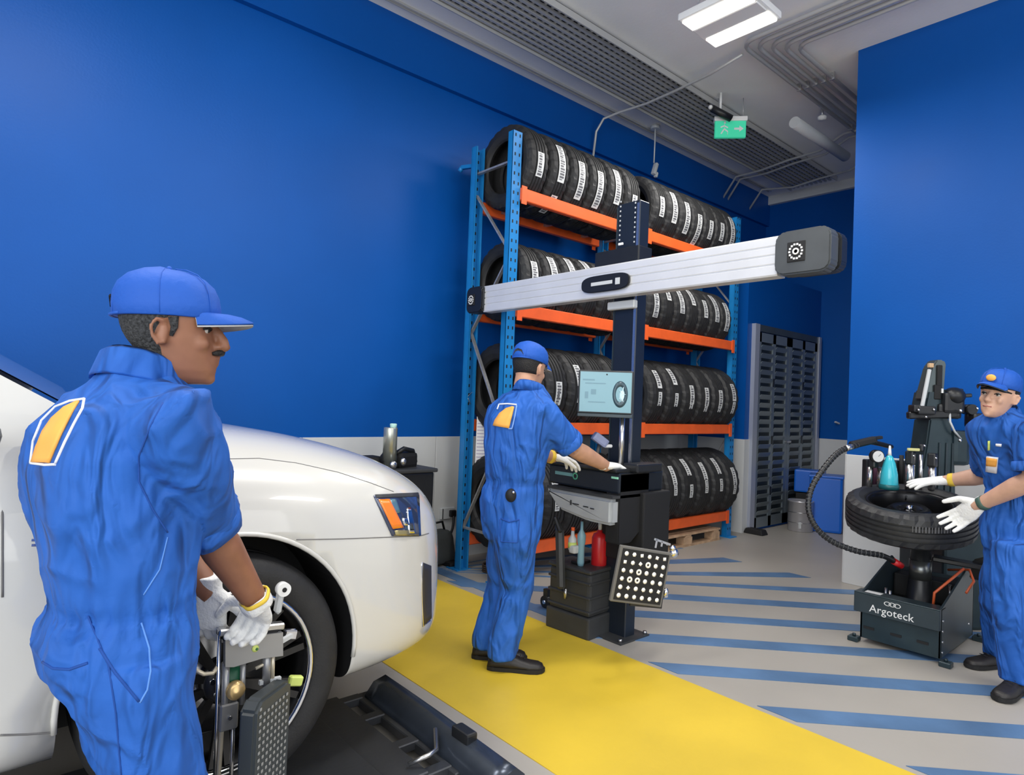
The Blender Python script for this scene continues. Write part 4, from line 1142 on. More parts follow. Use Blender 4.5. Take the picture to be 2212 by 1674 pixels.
def cap(T, parent, m=CAPB, brim=GALV, brim_yaw=0, tilt=0, strap=True, underside=None, s=1.0, bm_=None):
    """baseball cap in the head frame; crown of panels, brim, button"""
    b = B(); n = 36; rings = []
    for z, k in ((.148, 1.05), (.150, 1.085), (.175, 1.085), (.200, 1.055), (.222, .96), (.240, .77), (.252, .48), (.257, .17)):
        r = []
        for i in range(n):
            a = 2 * PI * i / n; x = (.094 if math.cos(a) > 0 else .104) * k * math.copysign(abs(math.cos(a)) ** .9, math.cos(a)); y = .079 * k * math.copysign(abs(math.sin(a)) ** .9, math.sin(a))
            r.append(T @ V((x, y, z - .006 * math.cos(a))))
        rings.append(r)
    b.rings(rings, True, True); o = b.build('cap', m, parent)
    b = B(); lo = []; hi = []
    for i in range(-10, 11):
        a = R_(i * 5.2); k = math.cos(R_(i * 8.9))
        inner = V((.099 * math.cos(a), .083 * math.sin(a), .158)); outer = V((.100 * math.cos(a) + .070 * k ** .6, .084 * math.sin(a) * 1.02, .152 - .012 * abs(math.sin(a)) - .012))
        lo.append(inner); hi.append(outer)
    rows = [[T @ (p * (1 - t) + q * t + V((0, 0, .006 * math.sin(PI * t)))) for p, q in zip(lo, hi)] for t in (0, .33, .66, 1)]
    b.rings(rows + [[p - V((0, 0, .004)) for p in r] for r in rows[::-1]], False, True, closed=False); b.build('brim', bm_ or m, o)
    b = B(); rows2 = [[p - V((0, 0, .0065)) for p in r] for r in rows]
    b.rings(rows2 + [[p - V((0, 0, .0015)) for p in r] for r in rows2[::-1]], False, True, closed=False); b.build('brim_underside', brim, o)
    b = B(); b.ball(T @ V((0, 0, .258)), .007, n=8); b.build('button', m, o)
    b = B()
    for i in range(6):
        a = PI / 6 + PI / 3 * i; pts = []
        for z, k in ((.152, 1.088), (.175, 1.088), (.200, 1.058), (.222, .963), (.240, .773), (.252, .483), (.257, .17)):
            pts.append(T @ V(((.094 if math.cos(a) > 0 else .104) * k * math.copysign(abs(math.cos(a)) ** .9, math.cos(a)), .079 * k * math.copysign(abs(math.sin(a)) ** .9, math.sin(a)), z)))
        b.tube(pts, .0012, 5)
    b.build('seam', m, o)
    if strap:
        b = B(); pts = []
        for i in range(-5, 6):
            a = PI + R_(i * 9); pts.append(T @ V((.1155 * math.cos(a), .085 * math.sin(a), .156)))
        b.tube(pts, .004, 6); b.build('strap', m, o)
        b = B(); T2 = T; pts = [T @ V((.1135 * math.cos(PI + R_(t)), .090 * math.sin(PI + R_(t)), z)) for t, z in ((-24, .170), (-14, .196), (0, .203), (14, .196), (24, .170))]
        b._f([p + (T.to_3x3() @ V((-.003, 0, 0))) for p in pts] + [p for p in pts], [(0, 1, 2, 3, 4), (9, 8, 7, 6, 5)]); b.build('back_opening', HAIRG, o)
    return o
def hair(T, parent, m, low=.075, s=1.03, front=.02):
    """short hair shell over the back and sides"""
    b = B(); n = 36; rings = []
    for z, f, k, w in zip(HZ, HF, HB, HW):
        if z < low: continue
        r = []
        for i in range(n):
            a = 2 * PI * i / n; c, s_ = math.cos(a), math.sin(a)
            kk = s if not (c > .15 and z < .145) else .90
            if z < .10 and c > -.1: kk = .90
            x = (f if c > 0 else -k) * math.copysign(abs(c) ** .85, c) * kk; y = w * math.copysign(abs(s_) ** .85, s_) * (kk + (.02 if kk > 1 else 0))
            r.append(T @ V((x, y, z * (1.0 if z < .2 else 1.02))))
        rings.append(r)
    b.rings(rings, True, True); return b.build('hair', m, parent)
def bvh_of(o): return BVHTree.FromPolygons([v.co.copy() for v in o.data.vertices], [tuple(p.vertices) for p in o.data.polygons])
def strip(tree, L, R, name, m, parent, off=.0025, na=6, sub=3, **kw):
    """printed patch lying on a surface, between two matching edge lines (pixels are only used to find the points on it)"""
    def dens(Q):
        out = []
        for a, c in zip(Q, Q[1:]):
            for k in range(sub): out.append((a[0] + (c[0] - a[0]) * k / sub, a[1] + (c[1] - a[1]) * k / sub))
        return out + [Q[-1]]
    L, R = dens(L), dens(R); vs = []; idx = {}
    for i, (a, c) in enumerate(zip(L, R)):
        for j in range(na + 1):
            t = j / na; x, y = a[0] + (c[0] - a[0]) * t, a[1] + (c[1] - a[1]) * t
            d = (at(x, y, d=1) - EYE).normalized(); h = tree.ray_cast(EYE, d)
            if h[0] is None: continue
            nn = h[1] if h[1].dot(d) < 0 else -h[1]
            idx[i, j] = len(vs); vs += [h[0] + nn * off - d * off * .5, h[0] - nn * .002]
    fs = []; n0 = len(L) - 1
    for i in range(n0):
        for j in range(na):
            q = [(i, j), (i + 1, j), (i + 1, j + 1), (i, j + 1)]
            if all(t in idx for t in q): fs.append([idx[t] for t in q]); fs.append([idx[t] + 1 for t in q][::-1])
    def side(a, c):
        if a in idx and c in idx: fs.append([idx[a], idx[c], idx[c] + 1, idx[a] + 1])
    for i in range(n0): side((i, 0), (i + 1, 0)); side((i, na), (i + 1, na))
    for j in range(na): side((0, j), (0, j + 1)); side((n0, j), (n0, j + 1))
    b = B(); b._f(vs, fs, None, True); return b.build(name, m, parent, **kw)
def stitch(tree, pts, name, m, parent, r=.0016, step=6, off=.0):
    Q = []
    for a, c in zip(pts, pts[1:] + [pts[-1]]):
        for k in range(step):
            t = k / step; x, y = a[0] + (c[0] - a[0]) * t, a[1] + (c[1] - a[1]) * t
            d = (at(x, y, d=1) - EYE).normalized(); h = tree.ray_cast(EYE, d)
            if h[0]: Q.append(h[0] - d * off)
    Q = [q for i, q in enumerate(Q) if i == 0 or (q - Q[i - 1]).length > 1e-5]
    if len(Q) > 2: return B().tube(Q, r, 6).build(name, m, parent)
def core(b, pts, r): b.tube(pts, r, 10)
SEAMB = mat('coverall_seam', (.006, .06, .30), .8); STITCHL = mat('coverall_stitch', (.10, .26, .66), .8)

# ------------------------------------------------------------------ 1. mechanic in front, at the wheel
th = R_(9); f = V((math.cos(th), math.sin(th), 0)); l = V((-f.y, f.x, 0))
D = 1.52
pc = P(262, 1300, D); man1 = thing('person', 'man in blue coverall and cap with grey hair, bending over the car wheel', 'person', (0, 0, 0))
hipc = P(262, 1420, D); hipc.z += .0
cv = B()
rings_at(cv, [
    (P(292, 1500, D), .110, .150), (P(262, 1440, D), .150, .185), (P(256, 1370, D), .158, .195), (P(264, 1318, D), .147, .178), (P(266, 1292, D), .143, .172),
    (P(262, 1230, D), .150, .182), (P(256, 1150, D), .158, .195), (P(246, 1070, D), .166, .208), (P(246, 1000, D), .168, .215), (P(254, 930, D), .158, .215), (P(272, 880, D), .138, .200),
    (P(292, 842, D), .110, .150), (P(305, 815, D), .085, .095), (P(312, 790, D), .070, .072)], f, l)
hipR = P(285, 1470, D - .07); hipL = P(268, 1470, D + .08)
footR = V((hipR.x + .02, hipR.y - .02, .10)); footL = V((hipL.x + .10, hipL.y + .0, .10))
footR = hipR + f * .10 - l * .02; footR.z = .10; footL = hipL + f * .02 + l * .0; footL.z = .10
kneeR = mix(hipR, footR, .52) + f * .05; kneeL = mix(hipL, footL, .52) + f * .05
for h_, k_, a_ in ((hipR, kneeR, footR), (hipL, kneeL, footL)):
    cv.tube([h_ + V((0, 0, .06)), h_, mix(h_, k_, .5), k_, mix(k_, a_, .5), a_, a_ - V((0, 0, .03))], [(.115, .115), (.118, .118), (.105, .105), (.088, .088), (.082, .082), (.078, .078), (.080, .080)], 20, ref=f)
shR = P(378, 912, D - .13); elR = P(438, 1120, D + .10); wrR = P(552, 1298, D + .25)
shL = P(214, 905, D + .14); elL = P(330, 1120, D + .36); wrL = P(452, 1275, D + .33)
cv.tube([mix(shR, P(270, 900, D), .45), shR + V((0, 0, .01)), mix(shR, elR, .3), mix(shR, elR, .65), mix(shR, elR, 1.0), mix(shR, elR, 1.02) + (elR - shR).normalized() * .02], [.085, .093, .092, .088, .084, .080], 22)
cv.tube([mix(shL, P(270, 900, D), .45), shL, mix(shL, elL, .5), elL, mix(elL, wrL, .12)], [.085, .086, .08, .075, .068], 20)
cover1 = cv.build('coverall', CLOTH, man1)
solid(cover1, .0095, 3, .5, disp=wrinkle(1, .0115, P(262, 1300, D).z, pc))
# skin: one continuous body under the clothes
sk = B(); chin = P(424, 826, D + .02)
T1 = head_matrix(P(372, 829, D + .02), R_(-27), R_(-1), R_(0), 1.09)
add_head(sk, T1)
sk.tube([P(268, 860, D), P(290, 806, D), T1 @ V((-.030, 0, .03)), T1 @ V((-.025, 0, .08))], [.075, .064, .062, .058], 20)
core(sk, [P(268, 860, D), P(262, 1100, D), P(262, 1380, D)], [.09, .10, .10])
core(sk, [P(268, 880, D), shR, elR], [.07, .055, .047]); core(sk, [P(268, 880, D), shL, elL], [.07, .055, .047])
for e_, w_ in ((elR, wrR), (elL, wrL)): sk.tube([e_, mix(e_, w_, .12), mix(e_, w_, .35), mix(e_, w_, .7), w_, mix(e_, w_, 1.08)], [.046, .049, .051, .041, .033, .030], 18)
for h_, k_, a_ in ((hipR, kneeR, footR), (hipL, kneeL, footL)): core(sk, [P(262, 1380, D), h_, k_, a_, V((a_.x, a_.y, .06))], [.09, .08, .05, .04, .035])
body1 = sk.build('body', SKIN1, man1); solid(body1, .0055, 3, .5)
hair(T1, man1, HAIRG, .045, 1.045)
cap(T1 @ M.Rotation(R_(-3), 4, 'Y') @ M.Translation((.0, 0, -.006)), man1, CAPB, mat('brim_grey', (.42, .42, .42), .7), strap=True)
b = B(); b.tube([T1 @ V((.084, -.024, .068)), T1 @ V((.096, -.012, .071)), T1 @ V((.099, 0, .072)), T1 @ V((.096, .012, .071)), T1 @ V((.084, .024, .068))], [.004, .008, .008, .008, .004], 8); b.build('moustache', HAIRB, man1)
def eyes(T, parent, iris=BLACKM, k=1.0):
    for s in (-1, 1):
        o = B().ball(T @ V((.073, .031 * s, .1195)), .0112 * k, n=12).build('eye', mat('eye_white', (.48, .45, .42), .3), parent)  # eye white darkened in its colour to stand for shade over the eyes
        B().ball(T @ V((.0795, .0315 * s, .1185)), .0062 * k, n=10).build('iris', iris, o)
        B().tube([T @ V((.073, .045 * s, .120)), T @ V((.0845, .036 * s, .1235)), T @ V((.0855, .026 * s, .1225)), T @ V((.081, .018 * s, .119))], .0026, 6).build('eyelid', HAIRB, o)
        B().tube([T @ V((.072, .052 * s, .139)), T @ V((.088, .036 * s, .146)), T @ V((.0915, .016 * s, .142))], [.0025, .0042, .0030], 6).build('eyebrow', HAIRB, parent)
eyes(T1 @ M.Translation((-.0045, 0, -.001)), man1, k=.95)
# sideburns
B().tube([T1 @ V((.016, -.073, .140)), T1 @ V((.018, -.072, .118)), T1 @ V((.012, -.070, .100))], [.012, .008, .004], 8).build('sideburn', HAIRG, man1)
# collar, sleeve cuffs
tr1 = bvh_of(cover1)
b = B(); rr = []
for z_, k, cc in ((0, 1.18, P(300, 832, D)), (.03, 1.10, P(308, 800, D)), (.055, 1.0, P(312, 778, D)), (.050, 1.16, P(309, 785, D)), (.012, 1.32, P(300, 832, D)), (.0, 1.3, P(298, 838, D))):
    rr.append([cc + f * .076 * k * math.cos(a) + l * .078 * k * math.sin(a) + V((0, 0, -.030 * math.cos(a - .5))) for a in [2 * PI * q / 30 for q in range(30)]])
b.rings(rr + [rr[0]], False, True); cl1 = b.build('collar', CLOTH, man1)
e2 = (elR - shR).normalized()
def cuff(c, d_, r, L, m=CLOTH, name='sleeve_cuff', parent=None, seed=0):
    b = B(); u = V((0, 0, 1)); x = (u - d_ * u.dot(d_)).normalized(); y = d_.cross(x); rr = []
    for t, k in ((-.5, 1.03), (-.45, 1.10), (0, 1.12), (.45, 1.10), (.5, 1.05), (.5, .96), (.0, .97), (-.45, .97)):
        rr.append([c + d_ * L * (t + .06 * math.sin(a * 2 + seed)) + x * r * (k + .04 * math.sin(a * 5 + seed)) * math.cos(a) + y * r * (k + .04 * math.sin(a * 5 + seed)) * math.sin(a) for a in [2 * PI * q / 28 for q in range(28)]])
    b.rings(rr + [rr[0]], False, True); return b.build(name, m, parent)
cuff(mix(shR, elR, 1.0), (elR - shR).normalized(), .079, .065, parent=man1)
cuff(mix(shL, elL, 1.0), (elL - shL).normalized(), .072, .06, parent=man1)
# back print: orange sail with white outline
lg = strip(tr1, [(70, 998), (80, 965), (94, 932), (114, 903), (140, 880), (166, 868)], [(108, 1000), (121, 968), (134, 938), (147, 912), (159, 888), (172, 867)], 'back_logo', LOGOO, man1, .004)
for a_ in ([(66, 1000), (72, 952), (90, 908), (120, 878), (150, 866), (182, 861)], [(182, 861), (178, 882), (160, 915), (140, 955), (120, 1000)], [(66, 1000), (96, 1004), (120, 1003)]):
    stitch(tr1, a_, 'logo_outline', LOGOW, lg, .003, 8, .002)
# seams and pockets
stitch(tr1, [(352, 870), (325, 920), (300, 985), (300, 1040), (330, 1100), (362, 1150)], 'armhole_seam', SEAMB, man1, .002)
stitch(tr1, [(305, 1345), (322, 1400), (325, 1450), (318, 1490), (302, 1518)], 'side_pocket', STITCHL, man1, .0022)
stitch(tr1, [(215, 1400), (250, 1455), (300, 1515)], 'side_pocket', SEAMB, man1, .003)
stitch(tr1, [(92, 1430), (115, 1444), (150, 1446), (190, 1432)], 'back_pocket', SEAMB, man1, .003)
stitch(tr1, [(190, 1330), (235, 1440), (250, 1540), (262, 1674)], 'trouser_seam', SEAMB, man1, .0018)
stitch(tr1, [(362, 1160), (345, 1230), (310, 1285)], 'side_seam', STITCHL, man1, .0016)
# gloves
kr = cp(555, 1352); dR = (kr - wrR).normalized()
g1 = hand(wrR + dR * .01, (kr + V((.01, .02, -.005)) - wrR), V((.1, .6, -.8)), V((-.75, .55, 0)), (.85, .9, .9, .9), 1.12, name='glove', parent=man1, vox=.0035)
cuff(wrR - dR * .020, (wrR - elR).normalized(), .036, .012, CUFFY, 'yellow_cuff_band', g1)
cuff(wrR - dR * .000, (wrR - elR).normalized(), .038, .04, GLOVE, 'glove_cuff', g1, 1)
kl = P(440, 1400, D + .33)
g2 = hand(wrL + V((0, 0, .0)), P(452, 1380, D + .34) - wrL, V((.6, .5, -.2)), V((.8, -.3, 0)), (.45, .5, .5, .5), 1.22, name='glove', parent=man1, vox=.0035)
shoe(footR, footR + f, man1); shoe(footL, footL + f, man1)

# ------------------------------------------------------------------ 2. mechanic at the console
D2 = 3.42
f2 = V((math.cos(R_(12)), math.sin(R_(12)), 0)); l2 = V((-f2.y, f2.x, 0))
man2 = thing('person', 'man in blue coverall and cap working at the aligner console on the yellow band', 'person', (0, 0, 0))
cv = B()
rings_at(cv, [(P(1106, 1165, D2), .105, .15), (P(1105, 1125, D2), .128, .165), (P(1104, 1080, D2), .132, .165), (P(1110, 1045, D2), .125, .155), (P(1112, 1010, D2), .128, .162), (P(1117, 960, D2), .138, .180),
    (P(1122, 915, D2), .142, .195), (P(1128, 880, D2), .125, .185), (P(1136, 858, D2), .100, .140), (P(1142, 842, D2), .075, .085), (P(1145, 830, D2), .060, .062)], f2, l2)
hR = P(1112, 1150, D2 - .06); hL = P(1098, 1150, D2 + .07)
aR = at(1085, 1402, d=D2 - .06); aR = V((aR.x, aR.y, .10)); aL = at(1050, 1392, d=D2 + .08); aL = V((aL.x, aL.y, .10))
kR = mix(hR, aR, .5) + f2 * .07; kL = mix(hL, aL, .5) + f2 * .05
for h_, k_, a_ in ((hR, kR, aR), (hL, kL, aL)):
    cv.tube([h_ + V((0, 0, .05)), h_, mix(h_, k_, .5), k_, mix(k_, a_, .5), a_, a_ - V((0, 0, .04))], [.105, .108, .102, .088, .082, .080, .082], 18, ref=f2)
sR = P(1168, 888, D2 - .09); eR = P(1238, 968, D2 + .03); wR = P(1308, 1006, D2 + .26)
sL = P(1092, 882, D2 + .12); eL = P(1140, 975, D2 + .22); wL = P(1196, 988, D2 + .36)
cv.tube([mix(sR, P(1128, 890, D2), .5), sR, mix(sR, eR, .4), mix(sR, eR, .78), mix(sR, eR, .86)], [.082, .082, .078, .078, .074], 20)
cv.tube([mix(sL, P(1128, 890, D2), .5), sL, mix(sL, eL, .5), mix(sL, eL, .85)], [.08, .08, .075, .07], 18)
cover2 = cv.build('coverall', CLOTH, man2); solid(cover2, .014, 3, .5, disp=wrinkle(2, .009, P(1108, 1040, D2).z, P(1108, 1040, D2)))
T2 = head_matrix(P(1138, 842, D2 + .03), R_(8), R_(8), 0, 1.0)
sk = B(); add_head(sk, T2)
sk.tube([P(1130, 880, D2), P(1142, 842, D2), T2 @ V((-.028, 0, .03)), T2 @ V((-.022, 0, .08))], [.07, .060, .058, .055], 18)
core(sk, [P(1128, 880, D2), P(1112, 1000, D2), P(1106, 1120, D2)], [.08, .09, .09]); core(sk, [P(1128, 885, D2), sR, eR], [.06, .05, .043]); core(sk, [P(1128, 885, D2), sL, eL], [.06, .05, .043])
for e_, w_ in ((eR, wR), (eL, wL)): sk.tube([e_, mix(e_, w_, .3), mix(e_, w_, .7), w_, mix(e_, w_, 1.06)], [.046, .050, .040, .032, .030], 16)
for h_, k_, a_ in ((hR, kR, aR), (hL, kL, aL)): core(sk, [P(1106, 1120, D2), h_, k_, a_, V((a_.x, a_.y, .06))], [.08, .07, .05, .04, .035])
body2 = sk.build('body', SKIN2, man2); solid(body2, .007, 3, .5)
hair(T2, man2, HAIRB, .075, 1.04); cap(T2, man2, CAPB, mat('brim_grey', (.42, .42, .42), .7))
eyes(T2, man2)
b = B(); rr = []
for k, cc in ((1.15, P(1140, 848, D2)), (1.0, P(1145, 828, D2)), (1.12, P(1144, 832, D2)), (1.3, P(1140, 850, D2))):
    rr.append([cc + f2 * .066 * k * math.cos(a) + l2 * .068 * k * math.sin(a) + V((0, 0, -.02 * math.cos(a))) for a in [2 * PI * q / 26 for q in range(26)]])
b.rings(rr + [rr[0]], False, True); b.build('collar', CLOTH, man2)
cuff(mix(sR, eR, .84), (eR - sR).normalized(), .072, .05, parent=man2); cuff(mix(sL, eL, .84), (eL - sL).normalized(), .068, .05, parent=man2)
tr2 = bvh_of(cover2)
lg = strip(tr2, [(1066, 919), (1070, 908), (1080, 893), (1094, 882), (1108, 878)], [(1100, 925), (1103, 912), (1106, 900), (1109, 888), (1111, 879)], 'back_logo', LOGOO, man2, .006, 4, 2)
stitch(tr2, [(1074, 884), (1078, 873), (1096, 872), (1116, 874)], 'logo_outline', LOGOW, lg, .004, 6, .003)
stitch(tr2, [(1116, 876), (1112, 900), (1106, 926), (1098, 926)], 'logo_outline', mat('logo_pale_blue', (.18, .34, .75), .6), lg, .004, 6, .003)
stitch(tr2, [(1082, 1120), (1100, 1128), (1122, 1122)], 'back_pocket', SEAMB, man2, .004); stitch(tr2, [(1080, 1122), (1082, 1170), (1118, 1172), (1122, 1124)], 'back_pocket', SEAMB, man2, .003)
q = P(1104, 1070, D2 - .16)
h = tr2.ray_cast(EYE, (at(1104, 1070, d=1) - EYE).normalized())
if h[0]:
    ph = B(); ph.ball(h[0], (.03, .03, .035)); o = ph.build('belt_pouch', BLACKM, man2); B().ball(h[0] + V((-.01, -.028, .02)), .008, n=8).build('pouch_snap', CHROME, o)
g = hand(wR, P(1345, 1006, D2 + .36) - wR, V((0, 0, -1)), V((-.2, .9, 0)), (.35, .4, .4, .45), 1.1, vox=.0045, parent=man2)
g = hand(wL, P(1235, 992, D2 + .44) - wL, V((0, 0, -1)), V((.4, -.9, 0)), (.35, .4, .4, .45), 1.1, vox=.0045, parent=man2)
cuff(wL - (wL - eL).normalized() * .03, (wL - eL).normalized(), .035, .03, CUFFY, 'yellow_cuff_band', g)
shoe(aR, aR + V((.62, -.60, 0)), man2, 1.02); shoe(aL, aL + V((.62, -.60, 0)), man2, 1.02)

# ------------------------------------------------------------------ 3. mechanic at the tyre machine
D3 = 3.42
f3 = V((math.cos(R_(166)), math.sin(R_(166)), 0)); l3 = V((-f3.y, f3.x, 0))
man3 = thing('person', 'man in blue coverall facing left with both gloved hands on a lying tyre', 'person', (0, 0, 0))
cv = B()
rings_at(cv, [(P(2196, 1190, D3), .11, .15), (P(2198, 1140, D3), .128, .165), (P(2206, 1080, D3), .115, .160), (P(2206, 1040, D3), .112, .16), (P(2194, 990, D3), .128, .180),
    (P(2182, 950, D3), .130, .20), (P(2172, 925, D3), .120, .185), (P(2168, 905, D3), .095, .13), (P(2165, 892, D3), .068, .078), (P(2163, 880, D3), .058, .060)], f3, l3)
hR = P(2180, 1190, D3 + .08); hL = P(2196, 1190, D3 - .07)
qa = at(2160, 1440, Z=.0); qb = at(2196, 1497, Z=.0); aR = V((qa.x, qa.y, .10)); aL = V((qb.x, qb.y, .10))
kR = mix(hR, aR, .5) + f3 * .06; kL = mix(hL, aL, .5) + f3 * .05
for h_, k_, a_ in ((hR, kR, aR), (hL, kL, aL)):
    cv.tube([h_ + V((0, 0, .05)), h_, mix(h_, k_, .5), k_, mix(k_, a_, .5), a_, a_ - V((0, 0, .04))], [.112, .115, .105, .092, .085, .082, .084], 18, ref=f3)
sR = P(2132, 935, D3 + .12); eR = P(2128, 1028, D3 + .30); wR = P(2044, 1038, D3 + .45)
sL = P(2232, 935, D3 - .17); eL = P(2232, 1034, D3 - .21); wL = P(2112, 1092, D3 + .05)
cv.tube([mix(sR, P(2172, 940, D3), .5), sR, mix(sR, eR, .5), mix(sR, eR, .85)], [.08, .08, .08, .075], 18)
cv.tube([mix(sL, P(2172, 940, D3), .5), sL, mix(sL, eL, .5), mix(sL, eL, .72)], [.085, .085, .082, .08], 18)
cover3 = cv.build('coverall', CLOTH, man3); solid(cover3, .014, 3, .5, disp=wrinkle(3, .009, P(2188, 1060, D3).z, P(2188, 1060, D3)))
T3 = head_matrix(P(2146, 902, D3 - .02), R_(168), R_(-4), R_(-8), 1.0)
sk = B(); add_head(sk, T3)
sk.tube([P(2170, 930, D3), P(2166, 900, D3), T3 @ V((-.028, 0, .03)), T3 @ V((-.022, 0, .08))], [.07, .058, .056, .053], 18)
core(sk, [P(2174, 930, D3), P(2206, 1050, D3), P(2200, 1140, D3)], [.06, .06, .06]); core(sk, [P(2172, 935, D3), sR, eR], [.06, .05, .043]); core(sk, [P(2172, 935, D3), sL, eL], [.05, .05, .046])
for e_, w_ in ((eR, wR), (eL, wL)): sk.tube([e_, mix(e_, w_, .3), mix(e_, w_, .7), w_, mix(e_, w_, 1.06)], [.046, .050, .040, .032, .030], 16)
for h_, k_, a_ in ((hR, kR, aR), (hL, kL, aL)): core(sk, [P(2200, 1140, D3), h_, k_, a_, V((a_.x, a_.y, .06))], [.06, .06, .05, .04, .035])
body3 = sk.build('body', mat('skin_light', (.58, .34, .24), .5, noise_s=18, noise_a=.08), man3); solid(body3, .0062, 2, .5)
hair(T3, man3, HAIRB, .07, 1.05)
cp3 = cap(T3 @ M.Translation((.022, 0, .006)) @ M.Rotation(R_(-7), 4, 'Y'), man3, CAPB, DGREY, strap=False)
B().ball(T3 @ V((.112, .0, .200)), (.008, .024, .018), T3.to_3x3().normalized(), 10).build('cap_badge', LOGOO, cp3)
# fringe under the cap
B().tube([T3 @ V((.072, -.052, .142)), T3 @ V((.090, -.02, .147)), T3 @ V((.090, .02, .147)), T3 @ V((.072, .052, .142)), T3 @ V((.03, .070, .136))], [.006, .007, .007, .008, .004], 8).build('fringe', HAIRB, man3)
eyes(T3, man3)
B().tube([T3 @ V((.086, -.020, .0525)), T3 @ V((.0955, 0, .0525)), T3 @ V((.086, .020, .0525))], .003, 6).build('lips', mat('lips_rose', (.36, .12, .10), .5), man3)
b = B(); rr = []
for k, cc in ((1.15, P(2167, 905, D3)), (1.0, P(2164, 884, D3)), (1.14, P(2165, 888, D3)), (1.35, P(2168, 908, D3))):
    rr.append([cc + f3 * .062 * k * math.cos(a) + l3 * .066 * k * math.sin(a) + V((0, 0, -.035 * math.cos(a))) for a in [2 * PI * q / 26 for q in range(26)]])
b.rings(rr + [rr[0]], False, True); b.build('collar', CLOTH, man3)
cuff(mix(sL, eL, .76), (eL - sL).normalized(), .078, .05, parent=man3)
tr3 = bvh_of(cover3)
bg3 = strip(tr3, [(2133, 985), (2131, 1018)], [(2157, 988), (2154, 1022)], 'name_badge', LOGOW, man3, .008, 4, 3)
strip(tr3, [(2134, 987), (2133, 1005)], [(2156, 990), (2154, 1007)], 'badge_print', LOGOO, bg3, .011, 4, 3)
strip(tr3, [(2152, 958), (2152, 963)], [(2164, 959), (2164, 964)], 'name_tape', PAPER, man3, .007, 3, 2)
strip(tr3, [(2136, 952), (2136, 972)], [(2139, 952), (2139, 972)], 'pen', YGREEN, man3, .009, 2, 3)
g = hand(wR, P(1985, 1040, D3 + .50) - wR, V((.2, .1, -1)), V((.4, .8, 0)), (.12, .15, .15, .2), 1.12, vox=.0045, parent=man3)
cuff(wR - (wR - eR).normalized() * .03, (wR - eR).normalized(), .035, .03, CUFFY, 'yellow_cuff_band', g)
g = hand(wL, P(2066, 1122, D3 + .16) - wL, V((-.1, .6, -.5)), V((-.7, .4, .8)), (.25, .3, .3, .35), 1.22, vox=.0045, parent=man3)
cuff(wL - (wL - eL).normalized() * .035, (wL - eL).normalized(), .035, .03, mat('wristband_dark', (.05, .10, .08), .5), 'wrist_band', man3)
shoe(aR, aR + f3 + l3 * -.3, man3, 1.02); shoe(aL, aL + f3 + l3 * .1, man3, 1.02)
# ================================================================== tyre machines at the blue pier
U = thing('tyre_stand', 'low slate floor unit with white lettering carrying a tyre on its centre post', 'machine', (4.32, 1.13, 0))
WY_, DX = .43, .66
B().prism([(0, .03), (DX, .03), (DX, .38), (DX - .16, .47), (.0, .31)], frame((1, 0, 0), (0, 0, 1), (0, -1, 0), (0, .012, 0)), .012, .002).build('side_panel', SLATE, U)
b = B(); b.prism([(0, .03), (DX, .03), (DX, .38), (DX - .16, .47), (.0, .31)], frame((1, 0, 0), (0, 0, 1), (0, -1, 0), (0, WY_, 0)), .012, .002)
b.build('side_panel', SLATE, U)
B().bx(0, .012, .0, WY_, .03, .31).build('front_panel', SLATE2, U)
b = B(); b.bx(0, DX, .01, WY_ - .01, .20, .215); b.bar((.01, WY_ / 2, .30), (DX - .16, WY_ / 2, .455), WY_ - .03, .012) if 0 else None
b.bx(.02, .10, .02, WY_ - .02, .215, .28, .01); b.bx(.5, DX - .02, .02, WY_ - .02, .215, .36, .01); b.build('inner_deck', BLACKM, U)
B().bx(DX - .012, DX, 0, WY_, .03, .38).build('rear_panel', SLATE, U)
B().bx(-.03, 0, .0, WY_ + .03, .19, .305, .003).build('name_plate', SLATE, U)
B().bx(-.03, .08, .0, WY_ + .03, .303, .312, .002).build('front_lip', SLATE2, U)
b = B()
for y in (.06, .20, .35): b.bx(-.004, .002, y, y + .06, .09, .105)
b.build('panel_slot', BLACKM, U)
FT = frame((0, -1, 0), (0, 0, 1), (-1, 0, 0), (-.0305, WY_ / 2 + .0, .235))
lettering('Argoteck', .064, FT @ M.Translation((-.035, -.008, 0)), WHITEP, U)
b = B()
for k in range(3):
    b.lathe([(.014, 0), (.018, 0), (.018, .002), (.014, .002)], FT @ M.Translation((-.055 + .026 * k, .043, 0)) @ M.Diagonal((1.1, .7, 1, 1)), 18, closed=True)
b.build('logo_loops', WHITEP, U)
b = B(); b.bx(-.0, .05, WY_ - .11, WY_ - .02, .3125, .3135); b.build('sticker', WHITEP, U)
for x in (-.01, DX + .01):
    for y in (-.03, WY_ + .03):
        B().bx(x - .03, x + .03, y - .03, y + .03, 0, .03, .004).cyl((x, y, .03), (x, y, .045), .01, n=6).build('foot', SLATE2, U)
for k, z in enumerate((.06, .12, .18, .24)):
    B().cyl((.03, -.004, z), (.03, .004, z), .007, n=8).build('side_bolt', STEEL, U)
B().cyl((DX - .1, -.004, .12), (DX - .1, .004, .12), .007, n=8).build('side_bolt', STEEL, U)
pcx, pcy = .36, WY_ / 2
b = B(); b.lathe([(0, .2), (.10, .2), (.10, .24), (.075, .26), (.06, .40), (.055, .56), (.10, .60), (.10, .63), (0, .63)], M.Translation((pcx, pcy, 0)), 28); b.build('centre_post', BLACK, U)
b = B(); b.lathe([(.056, .38), (.062, .38), (.062, .50), (.056, .50)], M.Translation((pcx, pcy, 0)), 28, closed=True); b.build('post_sleeve', mat('gunmetal', (.16, .17, .17), .3, .8), U)
for k in range(4):
    a = .5 + PI / 2 * k; B().bar((pcx, pcy, .62), (pcx + .19 * math.cos(a), pcy + .19 * math.sin(a), .64), .05, .03, .006).build('support_arm', BLACK, U)
